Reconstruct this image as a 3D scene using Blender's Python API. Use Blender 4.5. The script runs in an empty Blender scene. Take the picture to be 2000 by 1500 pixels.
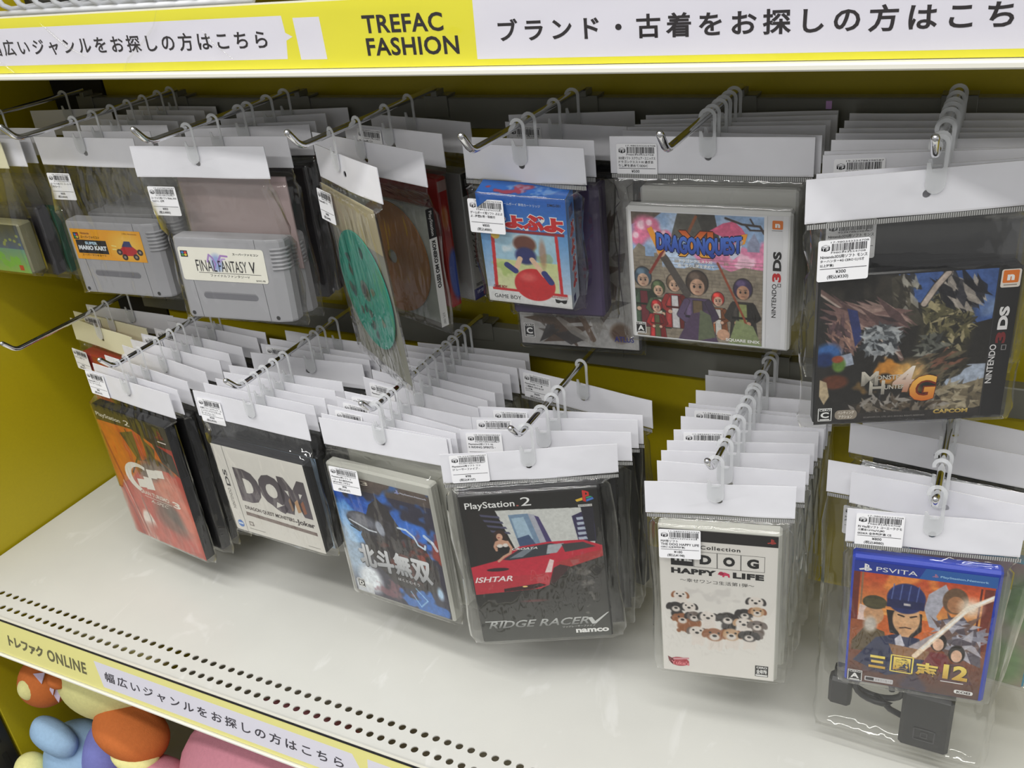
import bpy, math, random
import numpy as np
from mathutils import Matrix, Vector, Euler

S = bpy.context.scene
COL = S.collection
ZC = 1.5                       # camera height above the floor (m)

# ------------------------------------------------------------------ camera
cam_d = bpy.data.cameras.new('camera')
cam = bpy.data.objects.new('camera', cam_d)
COL.objects.link(cam)
cam_d.sensor_width = 36.0
cam_d.lens = 1881.0 * 36.0 / 2000.0
cam_d.clip_start = 0.01
RW = Matrix(((0.89209586, 0.44108572, -0.09802223),
             (0.12882585, -0.45622147, -0.88049184),
             (-0.43309222, 0.77285533, -0.46381653)))
right, down, fwd = RW[0], RW[1], RW[2]
m3 = Matrix((right, -down, -fwd)).transposed()
cam.matrix_world = Matrix.Translation((0, 0, ZC)) @ m3.to_4x4()
S.camera = cam

# ------------------------------------------------------------------ world, lamps, exposure
S.view_settings.view_transform = 'Standard'
S.view_settings.look = 'None'
S.view_settings.gamma = 1.0
S.view_settings.use_curve_mapping = False
S.view_settings.exposure = 0.06
S.cycles.transparent_max_bounces = 40
S.cycles.max_bounces = 10
S.cycles.sample_clamp_indirect = 4.0

W = bpy.data.worlds.new('world')
S.world = W
W.use_nodes = True
wn, wl = W.node_tree.nodes, W.node_tree.links
bg = wn['Background']
tc = wn.new('ShaderNodeTexCoord')
sep = wn.new('ShaderNodeSeparateXYZ')
ramp = wn.new('ShaderNodeValToRGB')
mp = wn.new('ShaderNodeMapRange')
mp.inputs['From Min'].default_value = -1
mp.inputs['From Max'].default_value = 1
wl.new(tc.outputs['Generated'], sep.inputs[0])
wl.new(sep.outputs['Z'], mp.inputs['Value'])
wl.new(mp.outputs[0], ramp.inputs[0])
wl.new(ramp.outputs[0], bg.inputs[0])
e = ramp.color_ramp.elements
e[0].position = 0.0
e[0].color = (0.42, 0.42, 0.41, 1)
e[1].position = 1.0
e[1].color = (0.85, 0.86, 0.88, 1)
for p, v in ((0.42, 0.62), (0.53, 0.66), (0.72, 0.6)):
    k = ramp.color_ramp.elements.new(p)
    k.color = (v, v, v * 1.01, 1)
bg.inputs[1].default_value = 0.72


def strip_lamp(name, x, y, z, sx, sy, power):
    d = bpy.data.lights.new(name, 'AREA')
    d.shape = 'RECTANGLE'
    d.size, d.size_y = sx, sy
    d.energy = power
    d.color = (1.0, 0.985, 0.955)
    o = bpy.data.objects.new(name, d)
    o.location = (x, y, z)
    COL.objects.link(o)


strip_lamp('ceiling_tube', -0.5, -0.50, 2.75, 2.6, 0.12, 26)
strip_lamp('ceiling_tube', -0.6, 0.10, 2.75, 2.6, 0.10, 19)
strip_lamp('ceiling_tube', -0.3, -1.9, 2.75, 2.6, 0.2, 38)


# ------------------------------------------------------------------ helpers
def lin(c):
    r = []
    for v in c[:3]:
        v = v / 255.0
        r.append(v / 12.92 if v <= 0.04045 else ((v + 0.055) / 1.055) ** 2.4)
    return (r[0], r[1], r[2], 1.0)


def mat(name, col, rough=0.5, metal=0.0, spec=0.5, noise=0.0, nscale=40, bump=0.0, bscale=200, coat=0.0):
    m = bpy.data.materials.new(name)
    m.use_nodes = True
    n, l = m.node_tree.nodes, m.node_tree.links
    b = n['Principled BSDF']
    b.inputs['Base Color'].default_value = lin(col)
    b.inputs['Roughness'].default_value = rough
    b.inputs['Metallic'].default_value = metal
    b.inputs['Specular IOR Level'].default_value = spec
    b.inputs['Coat Weight'].default_value = coat
    t = n.new('ShaderNodeTexCoord')
    if noise > 0:
        x = n.new('ShaderNodeTexNoise')
        x.inputs['Scale'].default_value = nscale
        x.inputs['Detail'].default_value = 5
        l.new(t.outputs['Object'], x.inputs['Vector'])
        r = n.new('ShaderNodeMix')
        r.data_type = 'RGBA'
        r.inputs['A'].default_value = lin([c * (1 - noise) for c in col])
        r.inputs['B'].default_value = lin([min(255, c * (1 + noise)) for c in col])
        l.new(x.outputs['Fac'], r.inputs['Factor'])
        l.new(r.outputs['Result'], b.inputs['Base Color'])
    if bump > 0:
        x = n.new('ShaderNodeTexNoise')
        x.inputs['Scale'].default_value = bscale
        x.inputs['Detail'].default_value = 3
        l.new(t.outputs['Object'], x.inputs['Vector'])
        u = n.new('ShaderNodeBump')
        u.inputs['Strength'].default_value = bump
        u.inputs['Distance'].default_value = 0.002
        l.new(x.outputs['Fac'], u.inputs['Height'])
        l.new(u.outputs['Normal'], b.inputs['Normal'])
    return m


def mat_print(name, rough=0.35, spec=0.5):
    m = bpy.data.materials.new(name)
    m.use_nodes = True
    n, l = m.node_tree.nodes, m.node_tree.links
    b = n['Principled BSDF']
    a = n.new('ShaderNodeAttribute')
    a.attribute_name = 'Col'
    l.new(a.outputs['Color'], b.inputs['Base Color'])
    b.inputs['Roughness'].default_value = rough
    b.inputs['Specular IOR Level'].default_value = spec
    return m


def mat_film(name, tint, gloss, rough, bump, bscale, haze=0.0):
    m = bpy.data.materials.new(name)
    m.use_nodes = True
    n, l = m.node_tree.nodes, m.node_tree.links
    n.remove(n['Principled BSDF'])
    out = n['Material Output']
    tr = n.new('ShaderNodeBsdfTransparent')
    tr.inputs[0].default_value = (tint, tint, tint * 0.99, 1)
    gl = n.new('ShaderNodeBsdfGlossy')
    gl.inputs['Roughness'].default_value = rough
    gl.inputs['Color'].default_value = (0.95, 0.95, 0.95, 1)
    geo = n.new('ShaderNodeNewGeometry')
    dt = n.new('ShaderNodeVectorMath')
    dt.operation = 'DOT_PRODUCT'
    l.new(geo.outputs['Incoming'], dt.inputs[1])

    def math_n(op, a, b_=None):
        q = n.new('ShaderNodeMath')
        q.operation = op
        for k, v in ((0, a), (1, b_)):
            if v is None:
                continue
            if isinstance(v, (int, float)):
                q.inputs[k].default_value = v
            else:
                l.new(v, q.inputs[k])
        return q.outputs[0]
    ca = math_n('MINIMUM', math_n('ABSOLUTE', dt.outputs['Value']), 1.0)
    sch = math_n('MULTIPLY', math_n('POWER', math_n('SUBTRACT', 1.0, ca), 4.0), 0.9)
    fac = math_n('MINIMUM', math_n('MULTIPLY', math_n('ADD', sch, 0.065), gloss), 0.75)
    mx = n.new('ShaderNodeMixShader')
    l.new(fac, mx.inputs[0])
    base = tr
    if haze > 0:
        df = n.new('ShaderNodeBsdfDiffuse')
        df.inputs[0].default_value = (0.8, 0.8, 0.8, 1)
        m2 = n.new('ShaderNodeMixShader')
        m2.inputs[0].default_value = haze
        l.new(tr.outputs[0], m2.inputs[1])
        l.new(df.outputs[0], m2.inputs[2])
        base = m2
    l.new(base.outputs[0], mx.inputs[1])
    l.new(gl.outputs[0], mx.inputs[2])
    l.new(mx.outputs[0], out.inputs[0])
    if bump > 0:
        t = n.new('ShaderNodeTexCoord')
        x = n.new('ShaderNodeTexNoise')
        x.inputs['Scale'].default_value = bscale
        x.inputs['Detail'].default_value = 2
        mpn = n.new('ShaderNodeMapping')
        mpn.inputs['Scale'].default_value = (1.0, 1.0, 0.35)
        l.new(t.outputs['Object'], mpn.inputs[0])
        l.new(mpn.outputs[0], x.inputs['Vector'])
        u = n.new('ShaderNodeBump')
        u.inputs['Strength'].default_value = bump
        u.inputs['Distance'].default_value = 0.004
        l.new(x.outputs['Fac'], u.inputs['Height'])
        l.new(u.outputs['Normal'], gl.inputs['Normal'])
        l.new(u.outputs['Normal'], dt.inputs[0])
    else:
        l.new(geo.outputs['Normal'], dt.inputs[0])
    return m


def mat_clear(name, col, alpha, rough=0.2):
    m = bpy.data.materials.new(name)
    m.use_nodes = True
    n, l = m.node_tree.nodes, m.node_tree.links
    b = n['Principled BSDF']
    b.inputs['Base Color'].default_value = lin(col)
    b.inputs['Roughness'].default_value = rough
    b.inputs['Alpha'].default_value = alpha
    return m


M_YEL = mat('mustard_panel_paint', (184, 167, 14), 0.45, noise=0.03, nscale=300)
M_SHELF = mat('cream_shelf_paint', (206, 206, 200), 0.30, noise=0.03, nscale=9, bump=0.03, bscale=500)


def scuffed(m):
    n, l = m.node_tree.nodes, m.node_tree.links
    b = n['Principled BSDF']
    src = b.inputs['Base Color'].links[0].from_socket
    t = n.new('ShaderNodeTexCoord')
    mp_ = n.new('ShaderNodeMapping')
    mp_.inputs['Scale'].default_value = (7, 2.6, 1)
    mp_.inputs['Rotation'].default_value = (0, 0, 0.5)
    x = n.new('ShaderNodeTexNoise')
    x.inputs['Scale'].default_value = 2.2
    x.inputs['Detail'].default_value = 9
    x.inputs['Distortion'].default_value = 2.5
    r = n.new('ShaderNodeValToRGB')
    r.color_ramp.elements[0].position = 0.60
    r.color_ramp.elements[1].position = 0.70
    r.color_ramp.elements[1].color = (0.32, 0.32, 0.32, 1)
    mx = n.new('ShaderNodeMix')
    mx.data_type = 'RGBA'
    mx.inputs['B'].default_value = lin((234, 234, 232))
    l.new(t.outputs['Object'], mp_.inputs[0])
    l.new(mp_.outputs[0], x.inputs['Vector'])
    l.new(x.outputs['Fac'], r.inputs[0])
    l.new(r.outputs[0], mx.inputs['Factor'])
    l.new(src, mx.inputs['A'])
    l.new(mx.outputs['Result'], b.inputs['Base Color'])


scuffed(M_SHELF)
M_EDGE = mat('white_edge_paint', (226, 224, 212), 0.3)
M_DARK = mat('dark_steel', (38, 38, 42), 0.4, metal=0.3)
M_HOLE = mat('slot_black', (6, 6, 8), 0.7)
M_RAIL = mat('grey_rail_metal', (122, 122, 114), 0.3, metal=0.25, noise=0.05, nscale=30)
M_CHROME = mat('chrome', (225, 225, 228), 0.07, metal=1.0)
M_PAPER = mat('header_card_paper', (230, 230, 235), 0.38, spec=0.4, noise=0.012, nscale=60, coat=0.35, bump=0.25, bscale=45)
M_CREAM = mat('cream_header_paper', (226, 222, 190), 0.5, noise=0.012, nscale=60)
M_LABEL = mat('price_label_paper', (244, 244, 246), 0.45)
M_PRINT = mat_print('printed_ink')
M_MATTE = mat_print('matte_ink', 0.7, 0.2)
M_FILM = mat_film('clear_bag_film', 0.962, 0.9, 0.05, 0.9, 46, haze=0.010)
M_COVER = mat_film('clear_sign_cover', 0.985, 0.7, 0.04, 0.5, 14)
M_TAB = mat_clear('frosted_tab_plastic', (228, 230, 232), 0.5, 0.2)
M_BLACK = mat('black_case_plastic', (13, 13, 16), 0.3)
M_WHITE = mat('white_case_plastic', (222, 222, 220), 0.28)
M_BLUE = mat('blue_case_plastic', (22, 56, 178), 0.22)
M_TEAL = mat('teal_case_plastic', (20, 128, 158), 0.25)
M_CLEAR = mat_clear('clear_case_plastic', (206, 206, 197), 0.72, 0.15)
M_JEWEL = mat_clear('jewel_case_plastic', (160, 158, 150), 0.14, 0.06)
M_CART = mat('grey_cartridge_plastic', (158, 158, 162), 0.5, noise=0.015, nscale=150)
M_CARTD = mat('dark_slot_plastic', (70, 70, 74), 0.6)
M_SCREW = mat('screw_metal', (90, 88, 84), 0.35, metal=0.9)
M_TEALDISC = mat('teal_disc_print', (22, 140, 120), 0.25, noise=0.04, nscale=50)
M_GOLD = mat('gold_disc_surface', (150, 96, 36), 0.3, metal=0.15, noise=0.05, nscale=12)
M_WIRE = mat('white_wire_coating', (214, 216, 220), 0.35)
M_FOIL = mat('silver_foil', (226, 228, 230), 0.12, metal=1.0, bump=0.9, bscale=70)
M_FLOOR = mat('grey_floor_vinyl', (120, 120, 118), 0.5, noise=0.05, nscale=6)


class MB:
    """collects faces of one mesh"""
    def __init__(s):
        s.v, s.f, s.m, s.c, s.s = [], [], [], [], []

    def add(s, vs, fs, m=0, col=(255, 255, 255), smooth=False, cols=None):
        o = len(s.v)
        s.v.extend([tuple(p) for p in vs])
        if cols is not None:
            s.c.extend(cols)
        else:
            c = lin(col)
            s.c.extend([c] * len(vs))
        for f in fs:
            s.f.append(tuple(i + o for i in f))
            s.m.append(m)
            s.s.append(smooth)

    def box(s, x0, x1, y0, y1, z0, z1, b=0.0, m=0, col=(255, 255, 255)):
        if b <= 0:
            vs = [(x, y, z) for z in (z0, z1) for y in (y0, y1) for x in (x0, x1)]
            fs = [(0, 2, 3, 1), (4, 5, 7, 6), (0, 1, 5, 4), (2, 6, 7, 3), (0, 4, 6, 2), (1, 3, 7, 5)]
            s.add(vs, fs, m, col)
            return
        idx, vs = {}, []
        L = ((x0, x1), (y0, y1), (z0, z1))
        for sx in (0, 1):
            for sy in (0, 1):
                for sz in (0, 1):
                    q = (sx, sy, sz)
                    for ax in range(3):   # vertex lying on the face of axis ax
                        p = []
                        for k in range(3):
                            e0 = L[k][q[k]]
                            p.append(e0 if k == ax else e0 + (b if q[k] == 0 else -b))
                        idx[q + (ax,)] = len(vs)
                        vs.append(tuple(p))
        fs = []
        for ax in range(3):
            o1, o2 = (ax + 1) % 3, (ax + 2) % 3
            for sd in (0, 1):
                f = []
                for a, c in ((0, 0), (1, 0), (1, 1), (0, 1)):
                    q = [0, 0, 0]
                    q[ax], q[o1], q[o2] = sd, a, c
                    f.append(idx[tuple(q) + (ax,)])
                fs.append(tuple(f if sd else f[::-1]))
            for a in (0, 1):
                for c in (0, 1):      # edge along ax
                    q0, q1 = [0, 0, 0], [0, 0, 0]
                    q0[ax], q1[ax] = 0, 1
                    for q in (q0, q1):
                        q[o1], q[o2] = a, c
                    f = [idx[tuple(q0) + (o1,)], idx[tuple(q1) + (o1,)], idx[tuple(q1) + (o2,)], idx[tuple(q0) + (o2,)]]
                    fs.append(tuple(f if (a + c) % 2 == 0 else f[::-1]))
        for sx in (0, 1):
            for sy in (0, 1):
                for sz in (0, 1):
                    f = [idx[(sx, sy, sz, k)] for k in range(3)]
                    fs.append(tuple(f if (sx + sy + sz) % 2 == 1 else f[::-1]))
        s.add(vs, fs, m, col)

    def tube(s, pts, r, n=12, m=0, col=(255, 255, 255), cap=True):
        P = [Vector(p) for p in pts]
        rings = []
        up = None
        for i, p in enumerate(P):
            t = (P[min(i + 1, len(P) - 1)] - P[max(i - 1, 0)]).normalized()
            if up is None:
                up = Vector((0, 0, 1)) if abs(t.z) < 0.9 else Vector((1, 0, 0))
            a = t.cross(up).normalized()
            up = a.cross(t).normalized()
            rr = r[i] if isinstance(r, (list, tuple)) else r
            rings.append([p + (a * math.cos(k * 2 * math.pi / n) + up * math.sin(k * 2 * math.pi / n)) * rr for k in range(n)])
        vs = [v for q in rings for v in q]
        fs = []
        for i in range(len(P) - 1):
            for k in range(n):
                fs.append((i * n + k, i * n + (k + 1) % n, (i + 1) * n + (k + 1) % n, (i + 1) * n + k))
        if cap:
            fs.append(tuple(range(n))[::-1])
            fs.append(tuple((len(P) - 1) * n + k for k in range(n)))
        s.add(vs, fs, m, col, True)

    def ball(s, c, r, seg=24, m=0, col=(255, 255, 255), rot=None, warp=None):
        vs, fs = [], []
        nr = seg // 2
        R_ = Euler(rot).to_matrix() if rot else None
        for i in range(nr + 1):
            a = math.pi * i / nr
            for k in range(seg):
                b = 2 * math.pi * k / seg
                p = Vector((math.sin(a) * math.cos(b), math.sin(a) * math.sin(b), math.cos(a)))
                if warp:
                    p = p * warp(p)
                p = Vector((p.x * r[0], p.y * r[1], p.z * r[2]))
                if R_:
                    p = R_ @ p
                vs.append(p + Vector(c))
        for i in range(nr):
            for k in range(seg):
                fs.append((i * seg + k, (i + 1) * seg + k, (i + 1) * seg + (k + 1) % seg, i * seg + (k + 1) % seg))
        s.add(vs, fs, m, col, True)

    def build(s, name, mats, parent=None, kind=None):
        me = bpy.data.meshes.new(name)
        me.from_pydata(s.v, [], s.f)
        if not isinstance(mats, (list, tuple)):
            mats = [mats]
        for m in mats:
            me.materials.append(m)
        me.polygons.foreach_set('material_index', s.m)
        me.polygons.foreach_set('use_smooth', s.s)
        if any(m in (M_PRINT, M_MATTE) for m in mats):
            a = me.attributes.new('Col', 'FLOAT_COLOR', 'POINT')
            a.data.foreach_set('color', np.array(s.c, dtype=np.float32).ravel())
        me.validate()
        me.update()
        o = bpy.data.objects.new(name, me)
        COL.objects.link(o)
        if parent:
            o.parent = parent
        if kind:
            o['kind'] = kind
        return o


def empty(name, loc, rz=0.0, parent=None):
    o = bpy.data.objects.new(name, None)
    o.empty_display_size = 0.02
    o.location = loc
    o.rotation_euler = (0, 0, rz)
    COL.objects.link(o)
    if parent:
        o.parent = parent
    return o


def tag(o, label, cat, group=None):
    o['label'] = label
    o['category'] = cat
    if group:
        o['group'] = group
    return o


def reuse(src, name, parent):
    o = bpy.data.objects.new(name, src.data)
    COL.objects.link(o)
    o.parent = parent
    return o


# ------------------------------------------------------------------ lettering
_TXT = {}


def text_geo(s, bold=0.0, shear=0.0, spacing=1.0):
    key = (s, bold, shear, spacing)
    if key in _TXT:
        return _TXT[key]
    c = bpy.data.curves.new('t', 'FONT')
    c.body = s
    c.offset = bold
    c.shear = shear
    c.space_character = spacing
    c.resolution_u = 3
    o = bpy.data.objects.new('t', c)
    me = o.to_mesh()
    vs = np.array([(v.co.x, v.co.y) for v in me.vertices])
    fs = [tuple(p.vertices) for p in me.polygons]
    o.to_mesh_clear()
    bpy.data.objects.remove(o)
    bpy.data.curves.remove(c)
    lo, hi = vs.min(0), vs.max(0)
    vs = (vs - lo) / (hi - lo)
    _TXT[key] = (vs, fs, (hi - lo)[0] / (hi - lo)[1])
    return _TXT[key]


class Sheet:
    """flat print in mm, origin at the sheet's centre, seen from -y. Layers are stacked 0.05 mm apart."""
    def __init__(s, w, h, y=0.0):
        s.w, s.h, s.M, s.y, s.n = w, h, MB(), y, 0

    def _p(s, x, yy, lay):     # x,yy as fractions, yy down
        return ((x - 0.5) * s.w / 1000, s.y - lay * 0.00005, (0.5 - yy) * s.h / 1000)

    def text(s, t, x0, y0, x1, y1, col, bold=0.0, shear=0.0, rot=0, lay=4, sp=1.0, keep=False, warp=None, col2=None, fat=0.0):
        if fat:
            for dx, dy in ((-fat, 0), (0, -fat), (0, fat), (fat, 0)):
                ex, ey = dx / s.w, dy / s.h
                s.text(t, x0 + ex, y0 + ey, x1 + ex, y1 + ey, col, bold, shear, rot, lay, sp, keep, warp, col2)
                lay += 0.15
        vs, fs, asp = text_geo(t, bold, shear, sp)
        if keep:                    # keep the aspect: shrink the box around its left end
            wmm, hmm = (x1 - x0) * s.w, (y1 - y0) * s.h
            if wmm / hmm > asp:
                x1 = x0 + hmm * asp / s.w
        out, cols = [], []
        c1 = np.array(lin(col))
        c2 = np.array(lin(col2)) if col2 else c1
        for u, v in vs:
            if rot == 90:           # reads upwards
                fx, fy = x0 + (x1 - x0) * (1 - v), y1 - (y1 - y0) * u
            elif rot == -90:        # reads downwards
                fx, fy = x0 + (x1 - x0) * v, y0 + (y1 - y0) * u
            else:
                fx, fy = x0 + (x1 - x0) * u, y1 - (y1 - y0) * v
            if warp:
                fx, fy = warp(fx, fy)
            out.append(s._p(fx, fy, lay))
            cols.append(tuple(c2 + (c1 - c2) * v))
        s.M.add(out, fs, 0, cols=cols)

    def rect(s, x0, y0, x1, y1, col, lay=1, r=0.0):
        if r <= 0:
            pts = [(x0, y0), (x1, y0), (x1, y1), (x0, y1)]
        else:
            pts = []
            rx, ry = r / s.w, r / s.h
            for cx, cy, a0 in ((x0 + rx, y0 + ry, 180), (x1 - rx, y0 + ry, 270), (x1 - rx, y1 - ry, 0), (x0 + rx, y1 - ry, 90)):
                for k in range(5):
                    a = math.radians(a0 + k * 22.5)
                    pts.append((cx + rx * math.cos(a), cy + ry * math.sin(a)))
        s.poly(pts, col, lay)

    def poly(s, pts, col, lay=1):
        s.M.add([s._p(x, y, lay) for x, y in pts], [tuple(range(len(pts)))[::-1]], 0, col)

    def ell(s, cx, cy, rx, ry, col, lay=1, n=28):
        s.poly([(cx + rx * math.cos(k * 2 * math.pi / n), cy + ry * math.sin(k * 2 * math.pi / n)) for k in range(n)], col, lay)

    def frame(s, x0, y0, x1, y1, t, col, lay=2):
        tx, ty = t / s.w, t / s.h
        s.rect(x0, y0, x1, y0 + ty, col, lay)
        s.rect(x0, y1 - ty, x1, y1, col, lay)
        s.rect(x0, y0, x0 + tx, y1, col, lay)
        s.rect(x1 - tx, y0, x1, y1, col, lay)

    def art(s, A, x0=0, y0=0, x1=1, y1=1, lay=0):
        q4 = A.c
        A.c = (q4[0::2, 0::2] + q4[1::2, 0::2] + q4[0::2, 1::2] + q4[1::2, 1::2]) / 4
        ny, nx = A.c.shape[:2]
        U, V = np.meshgrid(np.linspace(x0, x1, nx), np.linspace(y0, y1, ny))
        X = (U - 0.5) * s.w / 1000
        Z = (0.5 - V) * s.h / 1000
        vs = np.stack([X.ravel(), np.full(X.size, s.y - lay * 0.00005), Z.ravel()], 1).tolist()
        i = np.arange(ny * nx).reshape(ny, nx)
        fs = np.stack([i[:-1, :-1].ravel(), i[1:, :-1].ravel(), i[1:, 1:].ravel(), i[:-1, 1:].ravel()], 1).tolist()
        c = np.clip(A.c, 0, 255) / 255.0
        c = np.where(c <= 0.04045, c / 12.92, ((c + 0.055) / 1.055) ** 2.4)
        c = np.concatenate([c, np.ones(c.shape[:2] + (1,))], 2).reshape(-1, 4)
        s.M.add(vs, fs, 0, cols=[tuple(q) for q in c])


def vnoise(u, v, scale, seed):
    r = np.random.default_rng(seed)
    g = r.random((64, 64))
    x, y = u * scale, v * scale
    xi, yi = np.floor(x).astype(int), np.floor(y).astype(int)
    fx, fy = x - xi, y - yi
    fx, fy = fx * fx * (3 - 2 * fx), fy * fy * (3 - 2 * fy)
    a = g[yi % 64, xi % 64] * (1 - fx) + g[yi % 64, (xi + 1) % 64] * fx
    b = g[(yi + 1) % 64, xi % 64] * (1 - fx) + g[(yi + 1) % 64, (xi + 1) % 64] * fx
    return a * (1 - fy) + b * fy


class Art:
    """painted illustration: a fine grid of coloured points"""
    def __init__(s, w, h, bg, r=2.0):
        r *= 2
        nx, ny = int(w * r) // 2 * 2, int(h * r) // 2 * 2
        s.w, s.h = w, h
        s.u, s.v = np.meshgrid(np.linspace(0, 1, nx), np.linspace(0, 1, ny))
        s.c = np.ones((ny, nx, 3)) * np.array(bg, float)
        s.px = 1.0 / r

    def mix(s, m, col):
        m = np.clip(m, 0, 1)[..., None]
        s.c = s.c * (1 - m) + np.array(col, float) * m

    def ell(s, cx, cy, rx, ry, col, rot=0, soft=0.08, al=1.0):
        x, y = (s.u - cx) * s.w, (s.v - cy) * s.h
        a = math.radians(rot)
        X, Y = x * math.cos(a) + y * math.sin(a), -x * math.sin(a) + y * math.cos(a)
        d = np.sqrt((X / (rx * s.w)) ** 2 + (Y / (ry * s.h)) ** 2)
        s.mix(al * np.clip((1 + soft / 2 - d) / max(soft, 1e-3), 0, 1), col)

    def poly(s, pts, col, al=1.0):
        ins = np.zeros(s.u.shape, bool)
        n = len(pts)
        for i in range(n):
            (x0, y0), (x1, y1) = pts[i], pts[(i + 1) % n]
            if y0 == y1:
                continue
            c = ((y0 > s.v) != (y1 > s.v)) & (s.u < (x1 - x0) * (s.v - y0) / (y1 - y0) + x0)
            ins ^= c
        s.mix(ins * al, col)

    def rect(s, x0, y0, x1, y1, col, al=1.0):
        s.mix(((s.u >= x0) & (s.u <= x1) & (s.v >= y0) & (s.v <= y1)) * al, col)

    def grad(s, x0, y0, x1, y1, c0, c1, horiz=False):
        t = (s.u - x0) / (x1 - x0) if horiz else (s.v - y0) / (y1 - y0)
        t = np.clip(t, 0, 1)[..., None]
        g = np.array(c0, float) * (1 - t) + np.array(c1, float) * t
        m = ((s.u >= x0) & (s.u <= x1) & (s.v >= y0) & (s.v <= y1))[..., None]
        s.c = np.where(m, g, s.c)

    def line(s, pts, wid, col, al=1.0):
        for (x0, y0), (x1, y1) in zip(pts[:-1], pts[1:]):
            ax, ay, bx, by = x0 * s.w, y0 * s.h, x1 * s.w, y1 * s.h
            px, py = s.u * s.w, s.v * s.h
            L = max((bx - ax) ** 2 + (by - ay) ** 2, 1e-9)
            t = np.clip(((px - ax) * (bx - ax) + (py - ay) * (by - ay)) / L, 0, 1)
            d = np.hypot(px - ax - t * (bx - ax), py - ay - t * (by - ay))
            s.mix(al * np.clip((wid / 2 + s.px / 2 - d) / s.px, 0, 1), col)

    def cloud(s, cx, cy, rx, ry, col, seed, scale=9, al=1.0, th=0.42):
        n = vnoise(s.u, s.v * s.h / s.w, scale, seed) * 0.65 + vnoise(s.u, s.v * s.h / s.w, scale * 2.3, seed + 1) * 0.35
        d = np.sqrt(((s.u - cx) / rx) ** 2 + ((s.v - cy) / ry) ** 2)
        s.mix(al * np.clip((n - th - np.clip(d - 0.55, 0, 2) * 0.7) * 6, 0, 1), col)

    def grain(s, amp, scale, seed, x0=0, y0=0, x1=1, y1=1):
        n = vnoise(s.u, s.v * s.h / s.w, scale, seed) * 0.6 + vnoise(s.u, s.v * s.h / s.w, scale * 2.7, seed + 7) * 0.4
        m = ((s.u >= x0) & (s.u <= x1) & (s.v >= y0) & (s.v <= y1))
        s.c = s.c * (1 + (amp * (n - 0.5) * 2 * m)[..., None])

    def shards(s, cx, cy, rx, ry, n, size, pal, seed, ang=None, el=2.2):
        r = random.Random(seed)
        for _ in range(n):
            t, q = r.random() * 2 * math.pi, math.sqrt(r.random())
            x, y = cx + rx * q * math.cos(t), cy + ry * q * math.sin(t)
            a = math.radians(ang + r.uniform(-25, 25)) if ang is not None else r.random() * math.pi
            L, B = size * r.uniform(0.6, 1.5) * el / 2, size * r.uniform(0.4, 1.0) / 2
            ca, sa = math.cos(a), math.sin(a)
            q4 = [(-L, -B * 0.3), (L * 0.2, -B), (L, 0), (0, B)]
            s.poly([(x + (p * ca - w_ * sa) / s.w, y + (p * sa + w_ * ca) / s.h) for p, w_ in q4], r.choice(pal), r.uniform(0.75, 1))


# ------------------------------------------------------------------ the setting
XL = -1.185          # left side panel
YB = 0.925           # back panel
YF = 0.52            # front of the lower shelf
YU = 0.65            # front of the upper shelf
XR = 0.48            # right end of what is built
ZS = ZC - 0.76       # top of the lower shelf

m = MB()
m.box(-4, 3, -3.2, 2.0, -0.02, 0.0)
m.build('floor', M_FLOOR, kind='structure')

m = MB()
m.box(XL - 0.018, XL, 0.527, 0.985, 0.02, ZC + 0.6, 0.001)
m.build('wall_left', M_YEL, kind='structure')

m = MB()
m.box(-1.082, XR + 0.3, YB, YB + 0.012, 0.02, ZC + 0.6)
m.build('wall_back', M_YEL, kind='structure')

m = MB()
m.box(XL + 0.003, -1.084, YB - 0.002, YB + 0.05, 0.02, ZC + 0.6, 0.0)
for k in range(30):
    z = 0.1 + k * 0.065
    m.box(-1.14, -1.132, YB - 0.0028, YB - 0.002, z, z + 0.035, 0, 1)
o = m.build('rear_upright', [M_DARK, M_HOLE])
tag(o, 'black slotted steel post in the gap between mustard side and back panels', 'upright')

m = MB()
m.box(XL - 0.03, XL, 0.472, 0.525, 0.0, ZC + 0.6, 0.003)
for k in range(34):
    z = 0.03 + k * 0.05
    for y in (0.486, 0.507):
        m.box(XL, XL + 0.0006, y - 0.0035, y + 0.0035, z, z + 0.03, 0, 1)
o = m.build('front_upright', [M_DARK, M_HOLE])
tag(o, 'dark slotted steel post at the front edge of the mustard side panel', 'upright')

# lower shelf board with two rows of round holes near its front edge
PITCH = 0.01352
X0 = XL + 0.004
t = empty('shelf_board', (0, YF, ZS))
tag(t, 'cream painted metal shelf with two rows of round holes along its front', 'shelf')
m = MB()
rows = (0.0155, 0.0355)
ys = (0.0, 0.005, 0.026, 0.045)
TH = 0.0014
nh = int((XR - X0) / PITCH)
xe = X0 + nh * PITCH


def quad(m, x0, x1, y0, y1, z=0.0):
    m.add([(x0, y0, z), (x1, y0, z), (x1, y1, z), (x0, y1, z)], [(0, 1, 2, 3)])


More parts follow.
